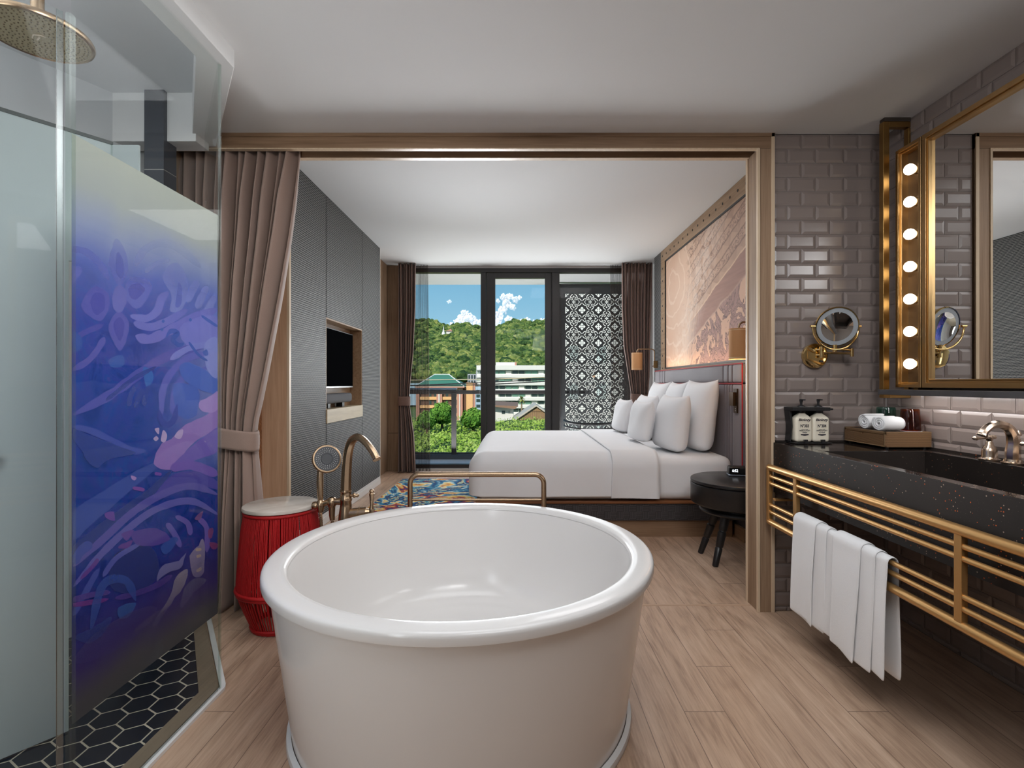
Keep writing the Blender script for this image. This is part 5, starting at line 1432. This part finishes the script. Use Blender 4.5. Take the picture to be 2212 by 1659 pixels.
# ------------------------------------------------------------------ landscape
def at(x, y, Y): return ((x - 1117) / 1106 * Y, Y, 1.2 - (y - 829) / 1106 * Y)
m_earth = pm('green_ground', C(112, 132, 66), .9, var=.3, scale=.4)
struct('ground', MB().box(-400, 12, -13, 400, 330, -12.6), m_earth, 'green ground below the balcony')
def leafmat(name, stops, sc):
    m = M(name); a = m.n('ShaderNodeAttribute'); a.attribute_name = 'tone'
    nz = m.noise(scale=sc, detail=8, rough=.75)
    f = V(m.t, a.outputs['Fac']) * .5 + (nz - .5) * 1.1 + .25
    m.bump(m.noise(scale=sc * 3, detail=5, rough=.7), .9, .6 / sc * .3); m.set(m.ramp(f, stops), .75, **{'Specular IOR Level': .2}); return m.mat
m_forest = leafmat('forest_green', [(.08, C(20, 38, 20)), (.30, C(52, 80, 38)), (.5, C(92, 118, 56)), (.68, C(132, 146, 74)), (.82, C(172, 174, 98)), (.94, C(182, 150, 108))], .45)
m_bush = leafmat('bright_shrub_green', [(.1, C(62, 92, 26)), (.35, C(118, 156, 50)), (.6, C(168, 196, 84)), (.85, C(206, 220, 124))], 2.5)
m_dkbush = leafmat('deep_bush_green', [(.1, C(34, 70, 26)), (.35, C(72, 124, 44)), (.65, C(122, 172, 66)), (.9, C(172, 204, 100))], 2.5)
def tone_attr(o, tones):
    ca = o.data.attributes.new('tone', 'FLOAT', 'FACE'); ca.data.foreach_set('value', tones)
def hillz(x, y):
    t = (y - 300) / 350
    ridge = 1 + .05 * math.sin(x * .045 + .6) + .035 * math.sin(x * .11 + 2.2) + .02 * math.sin(x * .023)
    return 3 + 71 * ridge * max(0, min(1.06, t)) ** 1.02 - 40 * max(0, t - 1) ** 1.2
def hp(u, v):
    x, y = lerp(-330, 330, u), lerp(285, 760, v); return (x, y, hillz(x, y) - 1.5)
struct('hill', MB().grid(hp, 90, 50), pm('hill_undergrowth', C(46, 66, 34), .9, var=.3, scale=.05), 'steep wooded hillside behind the town', smooth=180)
ico = []
import bmesh
bm = bmesh.new(); bmesh.ops.create_icosphere(bm, subdivisions=2, radius=1); bm.verts.ensure_lookup_table()
iv = np.array([v.co[:] for v in bm.verts]); jf = np.array([[v.index for v in f.verts] for f in bm.faces]); bm.free()
def fast_mesh(name, V_, F_, mat):
    me = bpy.data.meshes.new(name); me.from_pydata(V_.tolist(), [], F_.tolist()); me.materials.append(mat)
    o = bpy.data.objects.new(name, me); COL.objects.link(o); return o
rng = np.random.default_rng(4)
VV, FF, TT, nb = [], [], [], 0
def crown(c, r, tone, squash=.85):
    global nb
    d = iv * r * np.array([1, 1, squash]); d = d * (1 + .42 * (rng.random((len(iv), 1)) - .5))
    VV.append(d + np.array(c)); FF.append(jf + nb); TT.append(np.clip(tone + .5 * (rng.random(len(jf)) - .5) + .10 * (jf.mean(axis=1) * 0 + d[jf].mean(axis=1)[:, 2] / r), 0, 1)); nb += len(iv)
cnt = 0
while cnt < 4600:
    y = 300 + 370 * R.random() ** .9; x = R.uniform(-.26, .24) * y
    near = abs(x / y + .05) < .14
    if not near and R.random() < .7: continue
    if abs(x - at(958, 719, 545)[0]) < 9 and 528 < y < 546: continue
    r = R.uniform(1.6, 3.4) if R.random() < .8 else R.uniform(3.2, 4.8)
    crown((x, y, hillz(x, y) + r * R.uniform(.1, .8)), r, R.choice([.08, .2, .3, .4, .46, .55, .62, .74, .86])); cnt += 1
o = fast_mesh('forest', np.concatenate(VV), np.concatenate(FF), m_forest); tone_attr(o, np.concatenate(TT).tolist())
tag(o, 'dense green forest covering the hillside', 'forest', None, 'stuff')

# scrub below the balcony: leaf quads over a lumpy mound
def leafquads(n, fn, s0, s1, name, mat):
    P_, F_, T_ = [], [], []
    for i in range(n):
        p, tone, nrm = fn()
        a = Vector((R.gauss(0, 1), R.gauss(0, 1), R.gauss(0, .7))).normalized() ; nn = (nrm + a * .8).normalized()
        u = nn.orthogonal().normalized(); u = (u + nn.cross(u) * R.uniform(-2, 2)).normalized(); w = nn.cross(u); s = R.uniform(s0, s1)
        b = len(P_); P_ += [p + u * s, p + w * s * .55, p - u * s, p - w * s * .55]; F_.append((b, b + 1, b + 2, b + 3)); T_.append(max(0, min(1, tone)))
    me = bpy.data.meshes.new(name); me.from_pydata([tuple(q) for q in P_], [], F_); me.materials.append(mat)
    o = bpy.data.objects.new(name, me); COL.objects.link(o); tone_attr(o, T_); return o
def scrubz(x, y): return -3.5 + .55 * mnoise.noise(Vector((x * .22, y * .22, 0))) + .35 * mnoise.noise(Vector((x * .6, y * .6, 4))) - .012 * max(0, y - 45)
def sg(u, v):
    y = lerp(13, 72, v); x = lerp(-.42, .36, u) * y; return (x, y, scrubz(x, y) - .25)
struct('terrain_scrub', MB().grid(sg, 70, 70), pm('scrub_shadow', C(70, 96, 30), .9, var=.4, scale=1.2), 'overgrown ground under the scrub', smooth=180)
def fsc():
    y = 13 + 58 * R.random() ** 1.25; x = R.uniform(-.40, .34) * y
    z = scrubz(x, y) + R.uniform(-.25, .35)
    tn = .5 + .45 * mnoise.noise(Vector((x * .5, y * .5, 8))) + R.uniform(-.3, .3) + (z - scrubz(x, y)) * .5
    return Vector((x, y, z)), tn, Vector((0, -.35, 1))
o = leafquads(42000, fsc, .07, .20, 'scrub', m_bush); tag(o, 'tangle of bright green scrub below the balcony', 'scrub', None, 'stuff')
def bush(label, c, rx, rz, n, mat=None, sd=0):
    t = thing('bush', label, 'bush', (c[0], c[1], c[2] - rz), 'round bushes in front of the orange building')
    def fb():
        d = Vector((R.gauss(0, 1), R.gauss(0, 1), R.gauss(0, 1))).normalized(); rr = R.uniform(.72, 1.05) * (1 + .22 * mnoise.noise(d * 2.5 + Vector((sd, 0, 0))))
        p = Vector((d.x * rx * rr, d.y * rx * rr, d.z * rz * rr))
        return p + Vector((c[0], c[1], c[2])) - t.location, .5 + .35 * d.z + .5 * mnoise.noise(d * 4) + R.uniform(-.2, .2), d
    o = leafquads(n * 3, fb, .08, .19, 'foliage', mat or m_dkbush); o.parent = t
    obj('stem', MB().tube([(c[0], c[1], c[2] - rz - 1.2), (c[0], c[1], c[2])], [.18, .08], 8), pm('bush_stem', C(84, 66, 48), .8), t)
bush('round dark green bush left of the railing post', at(955, 893, 52), 1.05, 1.05, 1500, None, 1)
bush('wide green bush by the window mullion', at(1022, 905, 52), 1.15, 1.0, 1500, None, 5)
bush('low green bush at the foot of the orange building behind the sheer', at(922, 908, 50), .9, .8, 900, None, 9)

# ------------------------------------------------------------------ town
m_orange = pm('orange_render', C(244, 188, 130), .8, var=.05, scale=.3); m_terracotta = pm('terracotta_render', C(206, 150, 130), .8, var=.05, scale=.3)
m_greenroof = M('green_roof_tile'); x, y, z = m_greenroof.xyz(); rr_ = ((z * 2.2).frac().lt(.2)); m_greenroof.set(m_greenroof.mix(rr_, C(84, 142, 112), C(62, 116, 92)), .5); m_greenroof = m_greenroof.mat
m_whitew = pm('white_render', C(238, 234, 226), .8, var=.03, scale=.2); m_dkglass = pm('dark_window_glass', C(54, 70, 66), .15, var=.3, scale=.6); m_grglass = pm('green_window_glass', C(110, 150, 130), .2, var=.25, scale=.6)
m_recess = pm('shaded_recess', C(112, 86, 72), .9, var=.2)
YB = 180
def bx(mb, xa, ya, xb, yb, Y, d=1.0, f=0):
    """Box whose front face fills the given picture rectangle at depth Y."""
    a, b = at(xa, ya, Y), at(xb, yb, Y); mb.box(a[0], Y - f, b[2], b[0], Y + d, a[2]); return mb
t = thing('apartment_building', 'orange apartment block with a green hipped roof', 'building', (at(960, 905, YB)[0], YB, -12.6))
obj('wall', bx(bx(MB(), 900, 836, 1000, 985, YB, 12), 1000, 842, 1006, 985, YB, 10), m_recess, t)
for xa, xb in ((900, 907), (944, 956), (988, 1000)): obj('column', bx(MB(), xa, 838, xb, 985, YB, 1, 1.2), m_terracotta, t)
o = obj('white_pipe', bx(bx(MB(), 948.5, 842, 951, 985, YB, .2, 1.5), 993, 842, 995, 985, YB, .2, 1.5), m_whitew, t)
for yy in (842, 857, 875, 892.5, 910): obj('balcony_front', bx(MB(), 905, yy, 990, yy + 6.5, YB, 1, .8), m_orange, t)
for yy in (850, 867, 885):
    for xa in (927, 938, 963, 975): obj('window', bx(MB(), xa, yy - 2, xa + 5, yy + 7, YB, .5, .12), m_dkglass, t)
obj('tower_block', bx(MB(), 1008, 826, 1022, 985, YB, 9, 1.5), m_orange, t)
obj('tower_side', bx(MB(), 1022, 826, 1027, 985, YB, 9, 1.0), m_terracotta, t)
obj('stair_bay', bx(MB(), 1000, 842, 1008, 985, YB, 8, -.2), m_recess, t)
a, b, c_, d_ = at(896, 835, YB - 3), at(1003, 835, YB - 3), at(970, 809, YB + 6), at(939, 809, YB + 6)
e1, e2 = (b[0], YB + 16, a[2]), (a[0], YB + 16, a[2])
obj('roof', MB().add([a, b, c_, d_, e1, e2], [(0, 1, 2, 3), (1, 4, 2), (0, 3, 5), (3, 2, 4, 5), (0, 5, 4, 1)]), m_greenroof, t)
obj('roof_ridge', MB().tube([a, d_, c_, b], .22, 6), m_whitew, t)
obj('eaves_band', bx(MB(), 897, 834.5, 1003, 837.5, YB - 3, .6), m_terracotta, t)
YW = 205
t = thing('apartment_building', 'long white apartment block with green glazed balconies', 'building', (at(1110, 905, YW)[0], YW, -12.6))
obj('wall', bx(MB(), 1030, 790, 1290, 985, YW, 12), pm('grey_green_wall', C(160, 174, 158), .8, var=.08, scale=.2), t)
obj('roof_block', bx(bx(MB(), 1071, 782.5, 1112, 792, YW, 10, 0), 1030, 789.5, 1290, 799.5, YW, 1, 2.0), m_whitew, t)
obj('roof_tank', bx(MB(), 1112, 782, 1116, 790, YW, 2, 0), m_terracotta, t)
slab0 = None
fl = [799.5 + 16.4 * i for i in range(6)]
for i, yy in enumerate(fl):
    obj('balcony_slab', bx(bx(MB(), 1030, yy + 10.5, 1290, yy + 16.4, YW, 1, 1.6), 1030, yy + 8.4, 1290, yy + 10.5, YW, .3, 1.0), m_whitew, t)
    for k, xa in enumerate(range(1036, 1285, 14)):
        typ = (k * 7 + i * 3) % 5
        obj('window', bx(MB(), xa + 1, yy + 1.5, xa + 12.5, yy + 10.5, YW, .3, .3), (m_dkglass, m_grglass, m_dkglass, m_whitew, m_grglass)[typ], t)
t = thing('office_building', 'pale grey building with upright windows behind the orange block', 'building', (at(1025, 830, 240)[0], 240, -12.6))
obj('wall', bx(bx(MB(), 1010, 808, 1048, 985, 240, 10), 1028, 800, 1048, 810, 240, 10, -1), pm('grey_render', C(176, 176, 182), .8, var=.05), t)
for xa in (1012, 1018, 1024, 1030, 1036, 1042):
    for yy in (810, 822): obj('window', bx(MB(), xa, yy, xa + 3, yy + 9, 240, .3, .2), m_dkglass, t)
t = thing('house', 'low blue and white building between orange block and mullion', 'building', (at(1034, 900, 150)[0], 150, -12.6))
obj('wall', bx(MB(), 1027, 835, 1060, 985, 150, 8), pm('pale_blue_wall', C(176, 196, 214), .8, var=.06), t)
for yy in (842, 852, 862, 874): obj('window', bx(MB(), 1029, yy, 1037, yy + 6, 150, .3, .2), m_dkglass, t)
t = thing('house', 'small white house with a brown lean-to roof', 'house', (at(1090, 905, 88)[0], 88, -8))
obj('wall', bx(MB(), 1050, 879, 1109, 960, 88, 6), m_whitew, t)
obj('window', bx(MB(), 1084, 887, 1091, 894, 88, .1, .06), m_dkglass, t); obj('window', bx(MB(), 1098, 887, 1102, 893.5, 88, .1, .06), pm('pale_shutter', C(196, 190, 180), .7), t)
a, b = at(1046, 873.5, 87), at(1119, 877.5, 87)
obj('roof', MB().add([(a[0], 86.5, a[2]), (b[0], 86.5, b[2]), (b[0] - .5, 86.5, b[2] - .45), (a[0], 86.5, a[2] - .2), (a[0], 95, a[2] + .4), (b[0], 95, b[2] + .4), (b[0] - .5, 95, b[2]), (a[0], 95, a[2] + .2)], [(0, 3, 2, 1), (0, 1, 5, 4), (3, 7, 6, 2), (1, 2, 6, 5), (0, 4, 7, 3)]), pm('brown_roof', C(150, 116, 92), .7, var=.15, scale=2), t)
t = thing('house', 'brown timber gable of a house right of the palm', 'house', (at(1150, 905, 80)[0], 80, -8))
a, b, c_ = at(1112, 908, 80), at(1204, 908, 80), at(1158, 877, 80)
m = M('timber_gable'); x, y, z = m.xyz(); ln = ((x * 3.0).frac().lt(.12)); nz = m.noise(scale=2); m.set(m.mix(ln, m.mix(nz, C(146, 114, 78), C(172, 138, 98)), C(110, 84, 58)), .8)
obj('gable', MB().add([(a[0], 80, a[2]), (b[0], 80, b[2]), (c_[0], 80, c_[2]), (a[0], 80, -9), (b[0], 80, -9)], [(0, 3, 4, 1), (0, 1, 2)]), m.mat, t)
obj('gable_band', bx(MB(), 1143, 888.5, 1172, 889.6, 80, .1, .05), pm('dark_timber', C(110, 84, 58), .8), t)
b_ = MB()
for s_ in (a, b):
    e = Vector(s_) + (Vector(s_) - Vector(c_)) * .06; q_ = Vector(c_)
    b_.add([(q_.x, 79.6, q_.z + .25), (e.x, 79.6, e.z + .25), (e.x, 79.6, e.z - .05), (q_.x, 79.6, q_.z - .05), (q_.x, 90, q_.z + .25), (e.x, 90, e.z + .25)], [(0, 1, 2, 3), (0, 4, 5, 1)])
obj('roof', b_, pm('pale_roof_edge', C(206, 196, 180), .7), t)
# palm
YP = 105; pb, pt_ = at(1126, 930, YP), at(1127, 862, YP)
t = thing('palm_tree', 'single tall palm in front of the white apartment block', 'palm', (pb[0], YP, pb[2] - 3))
obj('trunk', MB().tube([(pb[0], YP, pb[2] - 3), (pb[0] + .05, YP, pb[2] + 3), pt_], [.22, .17, .14], 8), pm('palm_trunk', C(150, 128, 100), .8), t)
b_, tn = MB(), []
for k in range(46):
    az, el = R.uniform(0, 2 * PI), R.uniform(-.9, 1.3); L = R.uniform(.9, 1.35); pp = Vector(pt_); dd = Vector((math.cos(az) * math.cos(el), math.sin(az) * math.cos(el), math.sin(el)))
    sd_ = dd.cross(Vector((0, 0, 1))).normalized(); prev = None
    for i in range(5):
        w_ = .13 * math.sin(PI * (i + .4) / 5.2); cur = [pp + sd_ * w_, pp - sd_ * w_]
        if prev: b_.add([prev[0], prev[1], cur[1], cur[0]], [(0, 1, 2, 3)])
        prev = cur; pp = pp + dd * L / 5 + Vector((0, 0, -.05 * i))
obj('fronds', b_, pm('palm_green', C(150, 158, 78), .7, var=.3, scale=3), t)
# temple on the hill, power lines
yy = 545; pz_ = at(958, 722, yy)
t = thing('pagoda_spire', 'small white pagoda spire high on the wooded hill', 'pagoda', (pz_[0], yy, pz_[2]))
obj('spire', MB().lathe([(2.6, -6), (2.6, 0), (2.0, .3), (1.7, 1.6), (1.1, 2.6), (.75, 4.4), (.4, 6.6), (0, 9.6)], pz_, 14), pm('pagoda_white', (.9, .88, .84, 1), .6), t, 30)
pz_ = at(971, 719, 540)
t = thing('temple', 'small white temple with a reddish roof beside the pagoda spire', 'temple', (pz_[0], 540, pz_[2]))
obj('wall', MB().box(pz_[0] - 3.2, 538, pz_[2] - 6, pz_[0] + 2.6, 543, pz_[2] + 1.8), pm('temple_white', (.85, .80, .76, 1), .7), t)
obj('roof', MB().sweep([(pz_[0] - 4, pz_[2] + 1.6), (pz_[0] + 3.4, pz_[2] + 1.6), (pz_[0] + 1.6, pz_[2] + 4.0), (pz_[0] - .6, pz_[2] + 2.6)], 'Y', 537, 544), pm('temple_roof', C(206, 150, 128), .7), t)
for lab, pts, col, r in (('pale cable, uppermost of the wires crossing the view', ((860, 821.4), (930, 820.8), (1040, 819.2), (1110, 817.5), (1240, 812)), C(226, 206, 170), .045),
                 ('black wire, the upper of the dark pair crossing the view', ((860, 834), (930, 831), (1040, 826.5), (1110, 823), (1240, 816.5)), C(20, 20, 22), .055),
                 ('black wire, the lower of the dark pair crossing the view', ((860, 833.5), (930, 832.6), (1040, 831), (1110, 827.6), (1240, 820.5)), C(20, 20, 22), .055)):
    o = obj('power_line', MB().tube(spline([at(px_, py_, 54 + 1.5 * len(lab) % 7) for px_, py_ in pts], 6), r, 6), pm('wire_' + str(len(bpy.data.materials)), col, .6), None, 60)
    tag(o, lab, 'wire', 'wires outside the window')
YN = 42; m_palewin = pm('pale_window', C(206, 214, 208), .3, var=.05)
t = thing('neighbour_building', 'bright white building seen through the patterned screen', 'building', (6, YN, -12.6))
obj('wall', MB().box(3.15, YN, -12.6, 15, YN + 10, 9), m_whitew, t)
for i in range(4):
    for j in range(3): obj('window', MB().box(4.2 + i * 2.3, YN - .05, -3.2 + j * 3.1, 5.0 + i * 2.3, YN + .1, -1.9 + j * 3.1), m_palewin, t)
# clouds
m_cloud = pm('cloud_white', (.92, .92, .93, 1), 1.0, var=.02, scale=.01, **{'Emission Color': (.82, .88, .95, 1), 'Emission Strength': .16, 'Specular IOR Level': 0.0})  # faint emission put in to brighten the clouds beyond the sunlight
def cloud(label, pts, sd):
    global nb
    VV.clear(); FF.clear(); nb = 0; Yc = 2600; rs = random.Random(sd); k_ = Yc / 1106
    for x_, y_, r_ in pts:
        for q in range(44):
            a, d_ = rs.uniform(0, 2 * PI), rs.random() ** .5; rr2 = r_ * rs.uniform(.12, .42) * (1.3 - d_ * .7)
            p = at(x_ + math.cos(a) * d_ * r_ * .85, y_ + math.sin(a) * d_ * r_ * .75, Yc)
            d0 = iv * rr2 * k_; d0 = d0 * (1 + .25 * (rng.random((len(iv), 1)) - .5))
            VV.append(d0 + np.array((p[0], Yc + rs.uniform(-30, 30), p[2]))); FF.append(jf + nb); nb += len(iv)
    o = fast_mesh('cloud', np.concatenate(VV), np.concatenate(FF), m_cloud)
    o.data.polygons.foreach_set('use_smooth', [True] * len(o.data.polygons)); tag(o, label, 'cloud', None, 'stuff')
cloud('rounded white cloud above the ridge in the left pane', [(975, 704, 9), (988, 698, 12), (1000, 690, 14), (1008, 680, 11), (1018, 692, 13), (1032, 699, 11), (1046, 702, 14), (1046, 690, 8), (1002, 676, 7)], 1)
cloud('tall billowing white cloud in the middle pane', [(1070, 700, 16), (1076, 684, 13), (1086, 670, 11), (1094, 656, 11), (1088, 642, 8), (1100, 640, 9), (1112, 648, 8), (1122, 644, 6), (1100, 692, 11), (1108, 664, 8), (1076, 650, 5)], 2)
cloud('low white cloud bank along the ridge in the middle pane', [(1122, 698, 11), (1138, 693, 9), (1156, 699, 9), (1172, 697, 10), (1190, 698, 10)], 3)
cloud('faint small wisp of cloud high in the left pane', [(972, 651, 3.2), (968, 653, 2)], 4)
# ------------------------------------------------------------------ world, lamps, camera
w = bpy.data.worlds.new('sky'); scene.world = w; w.use_nodes = True
nt = w.node_tree; bg = nt.nodes['Background']
tc = nt.nodes.new('ShaderNodeTexCoord'); sp = nt.nodes.new('ShaderNodeSeparateXYZ'); rp = nt.nodes.new('ShaderNodeValToRGB')
nt.links.new(tc.outputs['Generated'], sp.inputs[0]); nt.links.new(sp.outputs[2], rp.inputs[0]); nt.links.new(rp.outputs[0], bg.inputs[0])
cr = rp.color_ramp; cr.elements[0].position = 0; cr.elements[0].color = C(186, 218, 234); cr.elements[1].position = .6; cr.elements[1].color = C(70, 138, 196)
e = cr.elements.new(.11); e.color = C(152, 204, 230); e = cr.elements.new(.20); e.color = C(126, 186, 220)
bg.inputs[1].default_value = 1.0
def lamp(name, kind, loc, power, size=1, size_y=None, target=None, color=(1, 1, 1), rot=None, spread=None, shape=None):
    l = bpy.data.lights.new(name, kind); l.energy = power; l.color = color
    if kind == 'AREA':
        l.size = size
        if size_y: l.shape = 'RECTANGLE'; l.size_y = size_y
        if shape: l.shape = shape
        if spread: l.spread = math.radians(spread)
    elif kind == 'SUN': l.angle = math.radians(size)
    else: l.shadow_soft_size = size
    o = bpy.data.objects.new(name, l); COL.objects.link(o); o.location = loc
    if target is not None: o.rotation_euler = (Vector(target) - Vector(loc)).to_track_quat('-Z', 'Y').to_euler()
    return o
lamp('sun', 'SUN', (0, -20, 40), 3.6, .6, target=(22, 40, 0), color=(1, .94, .84))
lamp('window_daylight', 'AREA', (0.1, 7.0, 1.55), 40, 3.2, 2.3, target=(0, 2, 1.35), color=(.95, .98, 1))
lamp('balcony_bounce_fill', 'AREA', (0.1, 7.75, .15), 85, 3.2, .8, target=(0.1, 7.76, 3), color=(1, 1, 1))  # added upward fill, brightens the balcony ceiling
lamp('bedroom_overhead_fill', 'AREA', (.75, 5.2, 2.80), 11, 1.0, 1.0, target=(.75, 5.2, 0), color=(.98, .98, 1))  # added fill over the bed, no fitting there
lamp('bath_ceiling_fill', 'AREA', (-.7, 6.4, 1.35), 16, 1.2, .8, target=(.0, 1.3, 2.5), color=(.94, .97, 1), spread=70)  # added lamp in mid-room, stands in for window light reaching the bath ceiling
lamp('bath_overhead_fill', 'AREA', (.05, 1.75, 2.50), 18, 1.6, 1.2, target=(.05, 1.75, 0), color=(.94, .97, 1))  # added soft fill above the tub, not a ceiling fitting
lamp('bath_front_fill', 'AREA', (.5, .35, 2.50), 18, 1.2, 1.0, target=(.5, .45, 0), color=(.94, .97, 1))  # added fill to lift the foreground floor, no fixture
lamp('curtain_fill', 'AREA', (.2, .2, 2.35), 4.0, .6, .4, target=(-1.5, 2.7, 1.3), color=(1, .97, .95), spread=70)  # added fill that lifts the taupe curtain
lamp('vanity_tile_fill', 'AREA', (.7, .2, 2.30), 4, .6, .4, target=(1.75, 2.6, 1.3), color=(.95, .97, 1), spread=80)  # added fill above the camera for the tiled vanity walls
lamp('shower_fill', 'AREA', (-1.6, -.2, 2.60), 5, .8, .8, target=(-1.7, .8, 0), color=(.93, .97, 1))  # added general fill inside the shower, no lamp there
lamp('shower_upward_fill', 'AREA', (-1.75, .8, 2.2), 11, .8, .8, target=(-1.75, .95, 3), color=(.93, .97, 1))  # added fill aimed up, brightens shower ceiling and upper walls
lamp('shower_partition_fill', 'AREA', (-.95, .12, 1.15), 9, .3, 1.2, target=(-1.75, 1.5, .9), color=(.90, .96, 1))  # added fill to brighten the frosted partition
lamp('under_ledge_strip', 'AREA', (1.86, 1.75, 1.14), 2.2, 1.5, .02, target=(1.93, 1.75, .9), color=(1, .97, .95))
lamp('bedside_glow', 'POINT', (1.585, 3.66, 1.36), 2, .04, color=(1, .66, .36))
lamp('art_glow', 'AREA', (1.735, 4.95, 1.385), 2.2, 2.3, .03, target=(1.80, 4.95, 2.2), color=(1, .74, .5))
cam = bpy.data.cameras.new('camera'); co = bpy.data.objects.new('camera', cam); COL.objects.link(co)
co.location = (0, 0, 1.2); co.rotation_euler = (PI / 2, 0, 0)
cam.sensor_width = 36; cam.lens = 18.0; cam.shift_x = -11 / 2212; cam.shift_y = -.5 / 2212
cam.clip_start = .02; cam.clip_end = 6000
scene.camera = co
scene.view_settings.view_transform = 'Standard'; scene.view_settings.look = 'None'
scene.view_settings.exposure = 0; scene.view_settings.gamma = 1
cy = scene.cycles
cy.max_bounces = 6; cy.diffuse_bounces = 3; cy.glossy_bounces = 3; cy.transmission_bounces = 2; cy.transparent_max_bounces = 14
cy.use_adaptive_sampling = True; cy.adaptive_threshold = .15
for mt in bpy.data.materials:
    if mt.name.split('.')[0] in ('cloud_white', 'tan_lamp_shade', 'clock_digits', 'warm_lamp_bulb'): mt.cycles.emission_sampling = 'NONE'
cy.use_denoising = True; cy.sample_clamp_indirect = 4; cy.caustics_reflective = False; cy.caustics_refractive = False
